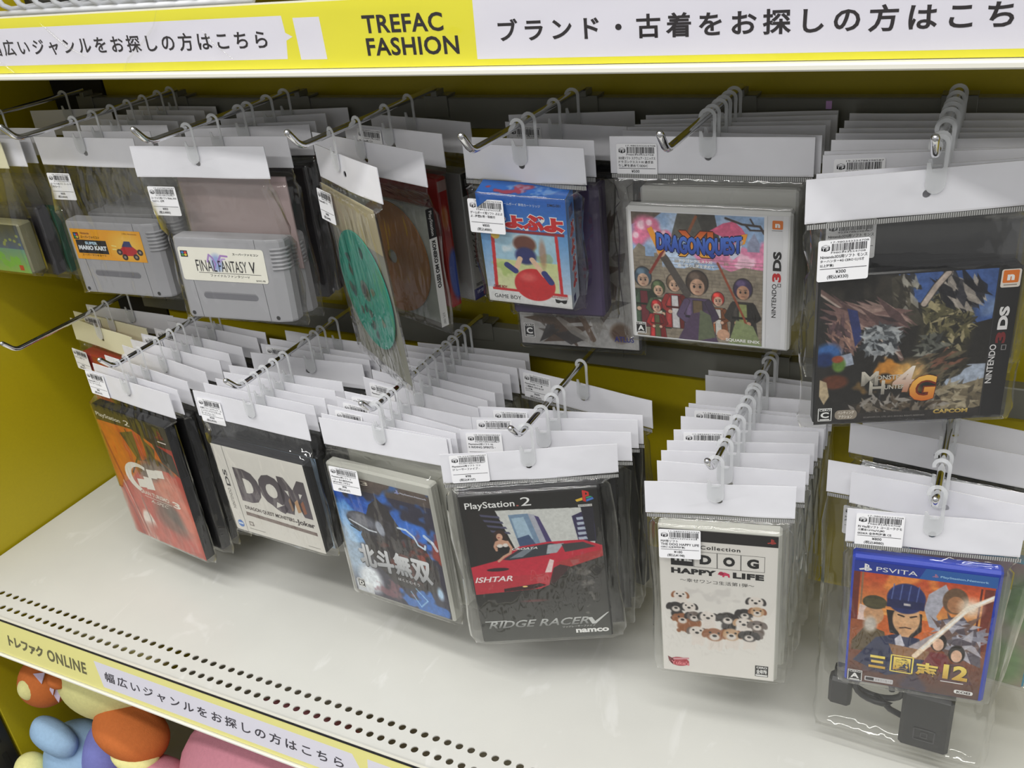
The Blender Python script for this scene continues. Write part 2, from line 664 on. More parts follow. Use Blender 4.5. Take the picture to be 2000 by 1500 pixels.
quad(m, X0, xe, 0, ys[1])
quad(m, X0, xe, ys[3], YB - YF - 0.002)
for r, (ya, yb) in zip(rows, ((ys[1], ys[2]), (ys[2], ys[3]))):
    for k in range(nh):
        xa, xb = X0 + k * PITCH, X0 + (k + 1) * PITCH
        cx = (xa + xb) / 2
        N, R_ = 20, 0.0039
        ci, ou = [], []
        for j in range(N):
            a = 2 * math.pi * (j + 0.5) / N
            dx, dy = math.cos(a), math.sin(a)
            ci.append((cx + dx * R_, r + dy * R_))
            hx, hy = PITCH / 2, ((yb - r) if dy > 0 else (r - ya))
            q = min(hx / max(abs(dx), 1e-6), hy / max(abs(dy), 1e-6))
            ou.append((cx + dx * q, r + dy * q))
        corners = {(1, 1): (xb, yb), (-1, 1): (xa, yb), (-1, -1): (xa, ya), (1, -1): (xb, ya)}
        vs = [(x, y, 0) for x, y in ci] + [(x, y, 0) for x, y in ou] + [(x, y, -TH) for x, y in ci]
        fs = []
        for j in range(N):
            j2 = (j + 1) % N
            fs.append((j, N + j, N + j2, j2))
            fs.append((N * 2 + j, j, j2, N * 2 + j2))
            p, q = ou[j], ou[j2]
            on_x = lambda w: abs(abs(w[0] - cx) - PITCH / 2) < 1e-7
            if on_x(p) != on_x(q):      # the cell's corner lies between
                key = (1 if (p[0] + q[0]) / 2 > cx else -1, 1 if (p[1] + q[1]) / 2 > r else -1)
                vs.append(corners[key] + (0,))
                fs.append((N + j, len(vs) - 1, N + j2))
        m.add(vs, fs)
m.build('shelf_plate', M_SHELF, t)
m = MB()
m.box(X0, xe, -0.0012, 0.0, -0.03, 0.0)
m.box(X0, xe, 0.0, YB - YF - 0.002, -0.03, -0.0285)
m = MB()
m.box(X0, xe, -0.0012, 0.0004, -0.03, 0.0002)
m.build('front_lip', M_EDGE, t)

# price rail with the paper sign on the lower shelf, leaning out 12 degrees at its foot
t = empty('price_rail', (0, 0.514, ZC - 0.7557))
tag(t, 'white price rail clipped along the front of the cream shelf', 'price rail')
t.rotation_euler = (math.radians(-12), 0, 0)
m = MB()
m.box(X0, xe, 0.0008, 0.004, -0.052, 0.001, 0)
m.box(X0, xe, -0.0035, 0.004, -0.0525, -0.0492, 0.0008)
m.build('rail_channel', M_EDGE, t)
m = MB()
m.box(X0, xe, -0.0012, 0.0008, -0.0008, 0.0004, 0)
m.build('dark_gap', M_DARK, t)
m = MB()
vs = []
for k in range(9):
    q = k / 8
    vs += [(X0, -0.0022 - 0.0006 * math.sin(q * math.pi), -0.049 + 0.048 * q), (xe, -0.0022 - 0.0006 * math.sin(q * math.pi), -0.049 + 0.048 * q)]
m.add(vs, [(2 * k, 2 * k + 1, 2 * k + 3, 2 * k + 2) for k in range(8)], 0, smooth=True)
m.build('clear_cover', M_COVER, t)

YELLOW = (222, 215, 46)
PALE = (238, 232, 150)


def sign(name, x0, x1, y, z0, z1, label, pieces, yel, at_=None, tilt=0.0):
    """paper strip facing -y; pieces use world x and z relative to the camera"""
    w, h = (x1 - x0) * 1000, (z1 - z0) * 1000
    t = empty(name, at_ or ((x0 + x1) / 2, y, ZC + (z0 + z1) / 2))
    t.rotation_euler = (tilt, 0, 0)
    tag(t, label, 'sign')
    a, b = Sheet(w, h), Sheet(w, h, -0.0001)
    a.rect(0, 0, 1, 1, yel, 0)
    F = lambda x, z: ((x - x0) / (x1 - x0), (z1 - z) / (z1 - z0))
    for p in pieces:
        if p[0] == 'panel':
            a.poly([F(*q) for q in p[1]], p[2], 1)
        else:
            (ax, az), (bx, bz) = F(p[2], p[4]), F(p[3], p[5])
            b.text(p[1], ax, az, bx, bz, p[6], bold=p[7], lay=2, sp=p[8])
    a.M.build('paper_strip', M_PRINT, t)
    b.M.build('lettering', M_PRINT, t)


INK = (24, 15, 18)
TL = math.radians(-12)
hq = 0.0486
sign('shelf_sign', X0 + 0.002, xe - 0.002, 0, -hq, -0.0014,
     'pale yellow sign strip on the lower shelf front with grey Japanese lettering',
     [('panel', [(-0.8907, -0.0107), (-0.5187, -0.0107), (-0.5103, -0.0247), (-0.5113, -0.0431), (-0.879, -0.0431)], (228, 226, 238)),
      ('panel', [(-0.5, -0.0107), (-0.4626, -0.0107), (-0.4626, -0.0431), (-0.5, -0.0431)], (228, 226, 238)),
      ('text', 'トレファク', -1.0456, -0.981, -0.0181, -0.0344, (104, 100, 66), 0.05, 0.86),
      ('text', 'ONLINE', -0.974, -0.9059, -0.0181, -0.0344, (104, 100, 66), 0.03, 1.12),
      ('text', '幅広いジャンルをお探しの方はこちら', -0.8746, -0.5301, -0.0204, -0.0336, (62, 58, 68), 0.018, 1.38)], PALE,
     at_=((X0 + xe) / 2, 0.514 - 0.0004 - hq / 2 * math.sin(-TL), ZC - 0.7557 - (hq / 2 + 0.0007) * math.cos(TL)), tilt=TL)

# upper shelf
t = empty('upper_shelf', (0, YU, ZC - 0.126))
tag(t, 'white metal shelf above the hooks carrying the bright yellow sign', 'shelf')
m = MB()
m.box(X0, xe, 0.001, YB - YU - 0.002, 0.002, 0.028, 0.001)
m.build('shelf_plate', M_SHELF, t)
m = MB()
m.box(X0, xe, -0.012, 0.002, 0.0, 0.005, 0.0012)
m.box(X0, xe, -0.002, 0.001, 0.005, 0.0565)
m.build('front_lip', M_EDGE, t)
m = MB()
nx, nz = 160, 8
vs, fs = [], []
for j in range(nz + 1):
    for i in range(nx + 1):
        x = X0 + (xe - X0) * i / nx
        wv = 0.0006 * math.sin(i * 0.9 + j * 0.5) + 0.0006 * math.sin(i * 0.37 - j * 0.9)
        vs.append((x, -0.0068 + (wv if 0 < j < nz else 0), 0.0055 + 0.050 * j / nz))
for j in range(nz):
    for i in range(nx):
        a = j * (nx + 1) + i
        fs.append((a, a + 1, a + nx + 2, a + nx + 1))
m.add(vs, fs, 0, smooth=True)
for pts, rr in (([(-.664, .0555), (-.672, .043), (-.690, .030), (-.712, .017), (-.722, .0065)], .0009),
                ([(-.812, .050), (-.800, .040), (-.785, .028), (-.765, .020)], .0012), ([(-.885, .017), (-.872, .009), (-.868, .0062)], .0014),
                ([(-.620, .040), (-.610, .028), (-.592, .015)], .0008), ([(.0, .0), (.0, .0)], 0)):
    if rr:
        m.tube([(x, -0.0068 - 0.0002, z) for x, z in pts], [rr * 0.3] + [rr] * (len(pts) - 2) + [rr * 0.4], 10, cap=False)
m.build('clear_cover', M_COVER, t)
WP = (217, 215, 226)
sign('banner_sign', X0 + 0.002, xe - 0.002, YU - 0.0042, -0.1205, -0.0705,
     'bright yellow sign strip on the upper shelf with black Japanese lettering',
     [('panel', [(-0.915, -0.0795), (-0.5345, -0.0795), (-0.5335, -0.0925), (-0.5268, -0.0957), (-0.5338, -0.0985), (-0.5362, -0.1128), (-0.915, -0.1135)], WP),
      ('panel', [(-0.5235, -0.0815), (-0.4975, -0.0815), (-0.4965, -0.1135), (-0.5225, -0.1135)], WP),
      ('panel', [(-0.3595, -0.0745), (0.02, -0.0745), (0.02, -0.1158), (-0.3605, -0.1158)], WP),
      ('text', '幅広いジャンルをお探しの方はこちら', -0.897, -0.5535, -0.0895, -0.1045, INK, 0.018, 1.38),
      ('text', 'TREFAC', -0.4575, -0.386, -0.0818, -0.0952, INK, 0.022, 1.06),
      ('text', 'FASHION', -0.4568, -0.3748, -0.0985, -0.1118, INK, 0.022, 1.06),
      ('text', 'ブランド・古着をお探しの方はこちら', -0.341, 0.012, -0.0885, -0.1045, INK, 0.024, 1.38)], YELLOW)

# wire basket standing on the upper shelf; a dark box is added to darken its inside
t = empty('wire_basket', (0, 0.69, ZC - 0.0975))
tag(t, 'white wire basket standing on the upper shelf behind the yellow sign', 'basket')
m = MB()
bx0, bx1, bz = -0.905, -0.585, 0.031
m.tube([(bx0, -0.014, bz - 0.003), (bx1, -0.014, bz - 0.003)], 0.0026)
m.tube([(bx0, 0.15, bz - 0.003), (bx1, 0.15, bz - 0.003)], 0.0026)
m.tube([(bx0, -0.02, bz + 0.14), (bx1, -0.02, bz + 0.14)], 0.003)
m.build('rim_wire', M_WIRE, t)
m = MB()
for k in range(14):
    x = bx0 + 0.012 + k * 0.0245
    pts = [(x - 0.012, -0.03, bz + 0.14), (x - 0.002, -0.021, bz + 0.014), (x, -0.018, bz + 0.005), (x + 0.003, -0.012, bz + 0.0005), (x + 0.003, 0.0, bz), (x + 0.003, 0.15, bz)]
    m.tube(pts, 0.0026, 8)
m.build('cross_wire', M_WIRE, t)
m = MB()
m.box(-0.90, -0.59, 0.70, 0.83, ZC - 0.0635, ZC + 0.08, 0.006)
o = m.build('dark_filler_box', mat('dark_filler_black', (26, 22, 26), 0.5))
tag(o, 'added black box that darkens the inside of the white wire basket', 'box')

# square steel rails that carry the hooks
for nm, z, lb in (('upper', -0.197, 'grey steel rail across the mustard back panel just under the upper shelf'),
                  ('lower', -0.459, 'grey steel rail across the mustard back panel carrying the lower hooks')):
    t = empty('hook_rail', (0, 0.885, ZC + z))
    tag(t, lb, 'rail', 'hook rails on the back panel')
    m = MB()
    m.box(-1.083, XR + 0.1, 0, 0.016, -0.032, 0, 0.0012)
    m.build('rail_bar', M_RAIL, t)
    if nm == 'upper':
        m = MB()
        m.box(-0.1515, -0.1465, -0.0006, -0.0001, -0.0095, -0.0025)
        m.build('sticker', mat('pink_sticker', (214, 168, 226), 0.5), t)['label'] = 'small pink sticker'

# ------------------------------------------------------------------ hooks
HX = {'U0': -1.077, 'U1': -.914, 'U2': -.729, 'U3': -.549, 'U4': -.380, 'U5': -.226, 'U6': -.045,
      'L0': -1.047, 'L1': -.882, 'L2': -.697, 'L3': -.527, 'L4': -.366, 'L5': -.188, 'L6': -.018}
HT = {'U5': .672, 'U6': .674}
WHERE = {'U0': 'the upper hook nearest the side panel', 'U1': 'the upper hook with the orange-label cartridge',
         'U2': 'the upper hook with the white-label cartridge', 'U3': 'the upper hook with the teal disc',
         'U4': 'the upper hook with the blue carton', 'U5': 'the upper hook with the white case',
         'U6': 'the upper hook with the rock cover',
         'L0': 'the lower hook nearest the side panel', 'L1': 'the lower hook with the orange cover',
         'L2': 'the lower hook with the lettered cover', 'L3': 'the lower hook with the flame cover',
         'L4': 'the lower hook with the red car', 'L5': 'the lower hook with the puppy cover',
         'L6': 'the lower hook with the blue case'}
RODZ = {'U': -0.187, 'L': -0.446}
rods, br = {}, None
for hk, x in HX.items():
    z = RODZ[hk[0]]
    tip = HT.get(hk, .656)
    t = empty('display_hook', (x, 0.885, ZC + z))
    tag(t, 'chrome peg, ' + WHERE[hk], 'hook', 'chrome display hooks')
    if tip in rods:
        reuse(rods[tip], 'rod', t)
    else:
        m = MB()
        L = .885 - tip
        pts = [(0, -0.0005, 0), (0, -L + 0.008, 0), (0, -L + 0.003, 0.0004), (0, -L - 0.001, 0.002), (0, -L - 0.0045, 0.0045), (0, -L - 0.0135, 0.0145)]
        end = [(0, -L - 0.0149, 0.0160), (0, -L - 0.0157, 0.0169), (0, -L - 0.0161, 0.0173)]
        m.tube(pts + end, [0.003] * 6 + [0.0026, 0.0018, 0.0006], 16)
        rods[tip] = m.build('rod', M_CHROME, t)
    if br is None:
        m = MB()
        m.box(-0.014, 0.014, -0.0016, -0.0001, -0.030, -0.0075, 0.0003)
        m.box(-0.014, 0.014, -0.0016, 0.0175, -0.0099, -0.0075, 0.0003)
        m.box(-0.0035, 0.0035, -0.004, 0.012, -0.0086, -0.002, 0.0003)
        br = m.build('mounting_bracket', M_RAIL, t)
    else:
        reuse(br, 'mounting_bracket', t)


# ------------------------------------------------------------------ parts of a hanging pack
def header_mesh(Wm, H=0.032, seed=0, crumple=0.0008, hole_z=-0.0172, slope=0.0):
    r = random.Random(seed)
    a1, a2, p1, p2 = r.uniform(-1, 1), r.uniform(-1, 1), r.uniform(0, 6), r.uniform(0, 6)
    hw = Wm / 2
    per = []
    nl, ns = 14, 4
    for k in range(nl):
        per.append((-hw + Wm * k / nl, -H))
    for k in range(ns):
        per.append((hw, -H + H * k / ns))
    for k in range(nl):
        per.append((hw - Wm * k / nl, 0.0))
    for k in range(ns):
        per.append((-hw, -H * k / ns))
    N = len(per)

    def bend(x, z):
        q = z / H
        return crumple * (a1 * math.sin(x / hw * 2.6 + p1) * (0.4 - q * 0.6) + a2 * math.sin(x / hw * 4.3 + p2 + q * 2)) - slope * (q + 1) * 0.01
    rings = []
    for t in (0, 0.3, 0.65, 1.0):
        ring = []
        for (x, z) in per:
            ang = math.atan2(z - hole_z, x)
            cx, cz = 0.003 * math.cos(ang), hole_z + 0.003 * math.sin(ang)
            px, pz = cx + (x - cx) * t, cz + (z - cz) * t
            ring.append((px, pz))
        rings.append(ring)
    m = MB()
    for side, off in ((0, -0.0004), (1, 0.0004)):
        vs = [(x, bend(x, z) + off, z) for ring in rings for x, z in ring]
        fs = []
        for k in range(3):
            for j in range(N):
                f = (k * N + j, k * N + (j + 1) % N, (k + 1) * N + (j + 1) % N, (k + 1) * N + j)
                fs.append(f if side == 0 else f[::-1])
        m.add(vs, [f[::-1] for f in fs], 0, smooth=True)
    vs, fs = [], []
    for x, z in per:
        y = bend(x, z)
        vs += [(x, y - 0.0004, z), (x, y + 0.0004, z)]
    for j in range(N):
        a, b = 2 * j, 2 * ((j + 1) % N)
        fs.append((a, a + 1, b + 1, b))
    m.add(vs, fs, 0)
    return m


def tab_mesh(top, bot):
    """frosted hang tab: an open hook over the rod and a round stuck-on foot. top, bot: z of its ends"""
    m = MB()
    w, rO, rI, th = 0.0070, 0.0074, 0.0044, 0.0009
    zc = top - rO
    path = []
    for a in range(200, -1, -20):                      # over the rod, open on the left
        path.append((math.radians(a)))
    O = [(rO * math.cos(a), zc + rO * math.sin(a)) for a in path]
    I = [(rI * math.cos(a), zc + rI * math.sin(a)) for a in path]
    zj = bot + 0.0185
    O += [(w, zc - 0.008), (w, zj)]
    I += [(rI, zc - 0.008), (rI, zj)]
    shapes = []
    n = len(O)
    for k in range(n - 1):
        shapes.append([I[k], I[k + 1], O[k + 1], O[k]])
    foot = [(-w, zj + 0.004), (-w, bot + w)]
    for a in range(190, 351, 20):
        foot.append((w * math.cos(math.radians(a)), bot + w + w * math.sin(math.radians(a))))
    foot += [(w, bot + w), (w, zj), (rI, zj), (rI - 0.001, zj - 0.001), (-rI + 0.001, zj - 0.001), (-rI - 0.0004, zj + 0.004)]
    shapes.append(foot[::-1])
    for sh in shapes:
        k = len(sh)
        vs = [(x, -th, z) for x, z in sh] + [(x, 0, z) for x, z in sh]
        fs = [tuple(range(k)), tuple(range(k, 2 * k))[::-1]]
        m.add(vs, fs)
    # rims
    def rim(poly, closed):
        k = len(poly)
        vs = [(x, -th, z) for x, z in poly] + [(x, 0, z) for x, z in poly]
        fs = [(j, (j + 1) % k, k + (j + 1) % k, k + j) for j in range(k if closed else k - 1)]
        m.add(vs, fs)
    rim(O, False)
    rim(I, False)
    rim(foot, True)
    # slot bar moulded across the foot
    m.box(-0.0032, 0.0032, -0.0013, -th, zj - 0.0025, zj - 0.0015)
    return m


def bag_mesh(Wm, Mc, cw, ch, ct, seed, gap=0.0007, flap=None, tail=0.006, wr=0.0012, htop=-0.0305):
    """transparent sleeve from the header card down round the case. Mc: case front-centre matrix in the pack's frame"""
    r = random.Random(seed)
    hw = cw / 2
    fl = flap if flap is not None else max(0.003, min((Wm / 2 - hw) * 0.8, 0.014))
    NS = 9

    def ring_case(z, g, f):
        c = [(-hw - f, ct * 0.55), (-hw - g, -g), (-hw * 0.4, -g * 1.3), (hw * 0.4, -g * 1.3), (hw + g, -g), (hw + f, ct * 0.55), (hw + g, ct + g), (0, ct + g * 1.3), (-hw - g, ct + g)]
        return [Mc @ Vector((x, y, z)) for x, y in c]

    def ring_flat(z, hwid, frame=None, y=0.0, t=0.0012):
        c = [(-1, 0), (-0.9, -1), (-0.4, -1.3), (0.4, -1.3), (0.9, -1), (1, 0), (0.9, 1), (0, 1.3), (-0.9, 1)]
        q = [Vector((x * hwid, y + k * t, z)) for x, k in c]
        return [frame @ p for p in q] if frame else q
    H2 = ch / 2
    ztop = (Mc @ Vector((0, 0, H2))).z
    rows = [ring_flat(htop, Wm / 2 - 0.0006), ring_flat(htop - 0.006, Wm / 2 - 0.001, t=0.0016)]
    span = htop - 0.006 - ztop
    top = ring_case(H2 + 0.0015, gap + 0.0001, fl * 0.55)
    nmid = 3 if span > 0.02 else 1
    for k in range(1, nmid + 1):
        t = k / (nmid + 1)
        t2 = t * t * (3 - 2 * t)
        rows.append([a.lerp(b, t2) for a, b in zip(rows[1], top)])
    rows.append(top)
    nb = 7
    for k in range(nb + 1):
        z = H2 - 0.004 - (ch - 0.008) * k / nb
        rows.append(ring_case(z, gap, fl * (1 - 0.15 * math.sin(k * 1.3 + seed))))
    rows.append(ring_case(-H2 - 0.0015, gap, fl * 0.9))
    rows.append(ring_flat(-H2 - tail, hw + fl * 0.8, Mc, ct * 0.5, 0.0007))
    # subdivide round the ring, push wrinkles outwards
    S_ = 4
    P1, P2 = r.uniform(0, 6), r.uniform(0, 6)
    vs, fs = [], []
    n = NS * S_
    for ri, row in enumerate(rows):
        cen = sum(row, Vector()) / NS
        for j in range(NS):
            a, b = row[j], row[(j + 1) % NS]
            for q in range(S_):
                p = a.lerp(b, q / S_)
                idx = j * S_ + q
                if 1 < ri < len(rows) - 1:
                    w = abs(math.sin(idx * 0.83 + P1 + ri * 0.6) + 0.7 * math.sin(idx * 1.9 - ri * 1.1 + P2)) * wr
                    d = (p - cen)
                    d.z = 0
                    if d.length > 1e-6:
                        d = Vector((d.x * 0.25, d.y, 0)).normalized()
                        p = p + d * w * (0.18 if ri >= 2 + nmid else 0.9) + Vector((0, 0, w * r.uniform(-0.3, 0.3)))
                vs.append(p)
    for i in range(len(rows) - 1):
        for j in range(n):
            fs.append((i * n + j, (i + 1) * n + j, (i + 1) * n + (j + 1) % n, i * n + (j + 1) % n))
    m = MB()
    m.add(vs, fs, 0, smooth=True)
    return m


def crimp_mesh(Wm, z0=-0.0322, z1=-0.0358):
    s = Sheet(Wm * 1000, 4)
    m = MB()
    n = int(Wm / 0.0016)
    for k in range(n):
        x = -Wm / 2 + 0.0008 + k * 0.0016
        for x0, x1, c in ((x, x + 0.0007, (92, 92, 90)), (x + 0.0007, x + 0.0016, (176, 176, 174))):
            m.add([(x0, -0.0019, z1), (x1, -0.0019, z1), (x1, -0.0019, z0), (x0, -0.0019, z0)], [(0, 1, 2, 3)], 0, c)
    return m


_LAB = {}


def label_meshes(lines, price, taxed, parent, x, y, z, rot=0.0, w=36.0, h=31.0):
    """white price sticker with its barcode; x,z: its top left corner in metres"""
    key = (tuple(lines), price)
    lab = None
    if key in _LAB:
        a, b = _LAB[key]
        lab = reuse(a, 'price_label', parent)
        reuse(b, 'label_print', lab)
    else:
        m = Sheet(w, h)
        m.rect(0, 0, 1, 1, (246, 246, 248), 0, r=1.6)
        m.M.add([(px, 0.00025, pz) for px, _, pz in m.M.v], [tuple(range(len(m.M.v)))], 0, (246, 246, 248))
        lab = m.M.build('price_label', M_MATTE, parent)
        p = Sheet(w, h, -0.00012)
        K = (22, 22, 26)
        r = random.Random(len(lines) * 7 + len(lines[0]))
        digits = ''.join(r.choice('0123456789') for _ in range(13))
        p.text('1' + digits[:1] + '-' + digits[1:], 0.24, 0.035, 0.97, 0.075, K, lay=0)
        x0 = 0.26
        while x0 < 0.93:
            bw = r.choice((0.006, 0.006, 0.012, 0.018))
            p.rect(x0, 0.09, x0 + bw, 0.265 if r.random() > .12 else 0.30, K, 0)
            x0 += bw + r.choice((0.006, 0.010, 0.014))
        p.text(digits, 0.24, 0.285, 0.92, 0.325, K, lay=0)
        # shop's box mark with the letters T and F
        p.poly([(0.06, 0.15), (0.14, 0.175), (0.14, 0.265), (0.06, 0.235)], K, 0)
        p.poly([(0.145, 0.175), (0.225, 0.15), (0.225, 0.235), (0.145, 0.265)], K, 0)
        p.poly([(0.06, 0.135), (0.14, 0.105), (0.225, 0.135), (0.14, 0.16)], K, 0)
        p.poly([(0.08, 0.134), (0.14, 0.113), (0.205, 0.134), (0.14, 0.152)], (246, 246, 248), 1)
        p.text('T', 0.075, 0.175, 0.125, 0.24, (246, 246, 248), bold=0.03, lay=1)
        p.text('F', 0.16, 0.175, 0.205, 0.24, (246, 246, 248), bold=0.03, lay=1)
        yy = 0.36
        for ln in lines:
            p.text(ln, 0.05, yy, 0.96, yy + 0.082, K, bold=0.016, lay=0, keep=True)
            yy += 0.105
        p.rect(0.05, 0.682, 0.96, 0.695, K, 0)
        if price:
            p.text(price, 0.36, 0.725, 0.68, 0.81, K, bold=0.012, lay=0, keep=True)
            p.text(taxed, 0.2, 0.84, 0.84, 0.955, K, bold=0.012, lay=0, keep=True)
        b = p.M.build('label_print', M_MATTE, lab)
        _LAB[key] = (lab, b)
    lab.location = (x + w / 2000, y, z - h / 2000)
    lab.rotation_euler = (0, rot, 0)
    return lab


# ------------------------------------------------------------------ cases (origin: centre of the front face; +y is depth)
_SH = {}


def shared(key, fn, name, mats, parent):
    if key in _SH:
        return reuse(_SH[key], name, parent)
    o = fn().build(name, mats, parent)
    _SH[key] = o
    return o


def dvd_shell(w, h, t):
    m = MB()
    m.box(-w / 2, w / 2, 0, t, -h / 2, h / 2, 0.0012)
    # clasp recess and hinge grooves on the open right side
    x = w / 2
    m.box(x - 0.001, x + 0.0003, t * 0.46, t * 0.54, -h / 2 + 0.004, h / 2 - 0.004, 0, 1)
    m.box(x - 0.001, x + 0.0005, t * 0.2, t * 0.8, -h * 0.13, h * 0.13, 0, 1)
    m.box(x - 0.001, x + 0.0008, t * 0.3, t * 0.7, -h * 0.05, h * 0.05, 0.0002, 0)
    for z in (-h * 0.36, h * 0.36):
        m.box(x - 0.001, x + 0.0005, t * 0.15, t * 0.45, z - 0.008, z + 0.008, 0, 1)
    return m


def ds_shell(w, h, t):
    m = MB()
    m.box(-w / 2, w / 2, 0, t, -h / 2, h / 2, 0.0022)
    x = w / 2
    m.box(x - 0.001, x + 0.0002, t * 0.46, t * 0.54, -h / 2 + 0.004, h / 2 - 0.004, 0, 1)
    m.box(-w / 2 + 0.004, w / 2 - 0.004, t * 0.46, t * 0.54, h / 2 - 0.001, h / 2 + 0.0002, 0, 1)
    return m


def cart_shell(w, h, t=0.020):
    """grey console cartridge: flat middle panel, ridged shoulders, slot and seams"""
    m = MB()
    a, b = -w / 2, w / 2
    xr, xl = b - 0.13 * w, a + 0.004
    # plan outline, front is y = 0
    out = [(xl, 0.0), (xr, 0.0), (b - 0.004, 0.0035), (b, 0.008), (b, t - 0.002), (b - 0.003, t), (a + 0.001, t), (a - 0.001, t - 0.002), (a - 0.001, 0.006), (a, 0.003)]
    n = len(out)
    zt, zb = h / 2, -h / 2
    cx, cy = 0, t / 2
    rows = [(zb, 0.985), (zb + 0.002, 1.0), (zt - 0.003, 1.0), (zt - 0.001, 0.985), (zt, 0.955)]
    vs = []
    for z, sc in rows:
        vs += [(cx + (x - cx) * sc, cy + (y - cy) * sc, z) for x, y in out]
    fs = []
    for k in range(len(rows) - 1):
        for j in range(n):
            fs.append((k * n + j, k * n + (j + 1) % n, (k + 1) * n + (j + 1) % n, (k + 1) * n + j))
    fs.append(tuple(range(n))[::-1])
    fs.append(tuple((len(rows) - 1) * n + j for j in range(n)))
    m.add(vs, fs, 0)
    # ridges on the right shoulder
    for k in range(6):
        z = zt - 0.010 - k * 0.0042
        m.tube([(xr + 0.003, 0.0002, z), (b - 0.004, 0.0032, z), (b + 0.0004, 0.008, z), (b + 0.0004, t * 0.8, z)], 0.0014, 8)
    # seams, slot, screws
    for x0, x1 in ((a + 0.125 * w, a + 0.148 * w), (a + 0.772 * w, a + 0.785 * w)):
        m.add([(x0, -0.0001, zt - 0.50 * h), (x0 + 0.0005, -0.0001, zt - 0.50 * h), (x1 + 0.0005, -0.0001, zb), (x1, -0.0001, zb)], [(0, 1, 2, 3)], 1)
    x = a + 0.765 * w
    m.add([(x, -0.0001, zt - 0.11 * h), (x + 0.0005, -0.0001, zt - 0.11 * h), (x + 0.0005, -0.0001, zt), (x, -0.0001, zt)], [(0, 1, 2, 3)], 1)
    x0, x1, z0, z1 = a + 0.197 * w, a + 0.708 * w, zt - 0.755 * h, zt - 0.665 * h
    s = []
    for cxx, s0 in ((x0 + 0.004, 90), (x1 - 0.004, 270)):
        for k in range(9):
            q = math.radians(s0 + k * 22.5)
            s.append((cxx + 0.004 * math.cos(q), -0.0001, (z0 + z1) / 2 + 0.004 * math.sin(q)))
    m.add(s, [tuple(range(len(s)))], 2)
    s2 = [(p[0], -0.0002, p[2] * 0.8 + (z0 + z1) / 2 * 0.2 - 0.0005) for p in s]
    m.add(s2, [tuple(range(len(s2)))], 3)
    for x, z in ((a + 0.062 * w, zb + 0.05 * h), (a + 0.888 * w - 0.004, zb + 0.05 * h)):
        for rr, mm, yy in ((0.0024, 1, -0.0002), (0.0015, 4, -0.0003)):
            c = [(x + rr * math.cos(k * math.pi / 8), yy, z + rr * math.sin(k * math.pi / 8)) for k in range(16)]
            m.add(c, [tuple(range(16))], mm)
    return m


CARTM = None


# ------------------------------------------------------------------ printed covers
WHT = (238, 238, 236)
BLK = (20, 19, 20)


def ps_mark(s, x, y, k, mono=None):
    """small console maker's mark: an upright P over a lying S"""
    q = k * s.w / s.h
    s.poly([(x - k * .10, y - q * .55), (x + k * .10, y - q * .5), (x + k * .10, y + q * .4), (x - k * .10, y + q * .3)], mono or (206, 52, 44), 3)
    s.poly([(x + k * .10, y - q * .5), (x + k * .32, y - q * .38), (x + k * .34, y - q * .08), (x + k * .10, y - q * .02), (x + k * .10, y - q * .16), (x + k * .2, y - q * .2), (x + k * .2, y - q * .3), (x + k * .10, y - q * .36)], mono or (206, 52, 44), 3)
    s.poly([(x - k * .12, y + q * .02), (x - k * .6, y + q * .18), (x - k * .5, y + q * .34), (x - k * .12, y + q * .24)], mono or (228, 190, 60), 3)
    s.poly([(x + k * .12, y + q * .2), (x + k * .55, y + q * .04), (x + k * .62, y + q * .2), (x + k * .12, y + q * .38)], mono or (70, 120, 200), 3)
    s.poly([(x + k * .12, y + q * .02), (x + k * .4, y - q * .06), (x + k * .55, y + q * .02), (x + k * .12, y + q * .14)], mono or (60, 160, 120), 3)


def age_mark(s, x0, y0, x1, y1, letter, sub=None):
    s.rect(x0, y0, x1, y1, BLK, 3)
    s.frame(x0, y0, x1, y1, 0.6, WHT, 4)
    s.text('CERO', x0 + (x1 - x0) * .1, y0 + (y1 - y0) * .07, x1 - (x1 - x0) * .1, y0 + (y1 - y0) * .22, WHT, bold=.02, lay=5)
    s.rect(x0 + (x1 - x0) * .12, y0 + (y1 - y0) * .28, x1 - (x1 - x0) * .12, y0 + (y1 - y0) * .78, BLK, 4)
    s.text(letter, x0 + (x1 - x0) * .2, y0 + (y1 - y0) * .3, x1 - (x1 - x0) * .2, y0 + (y1 - y0) * .75, WHT, bold=.04, lay=5)
    s.rect(x0 + (x1 - x0) * .15, y0 + (y1 - y0) * .84, x1 - (x1 - x0) * .15, y0 + (y1 - y0) * .91, WHT, 5)


def n_mark(s, x0, y0, x1, y1):
    s.rect(x0, y0, x1, y1, (222, 120, 40), 3, r=1.0)
    s.text('n', x0 + (x1 - x0) * .27, y0 + (y1 - y0) * .34, x1 - (x1 - x0) * .27, y0 + (y1 - y0) * .8, WHT, bold=.06, lay=4)


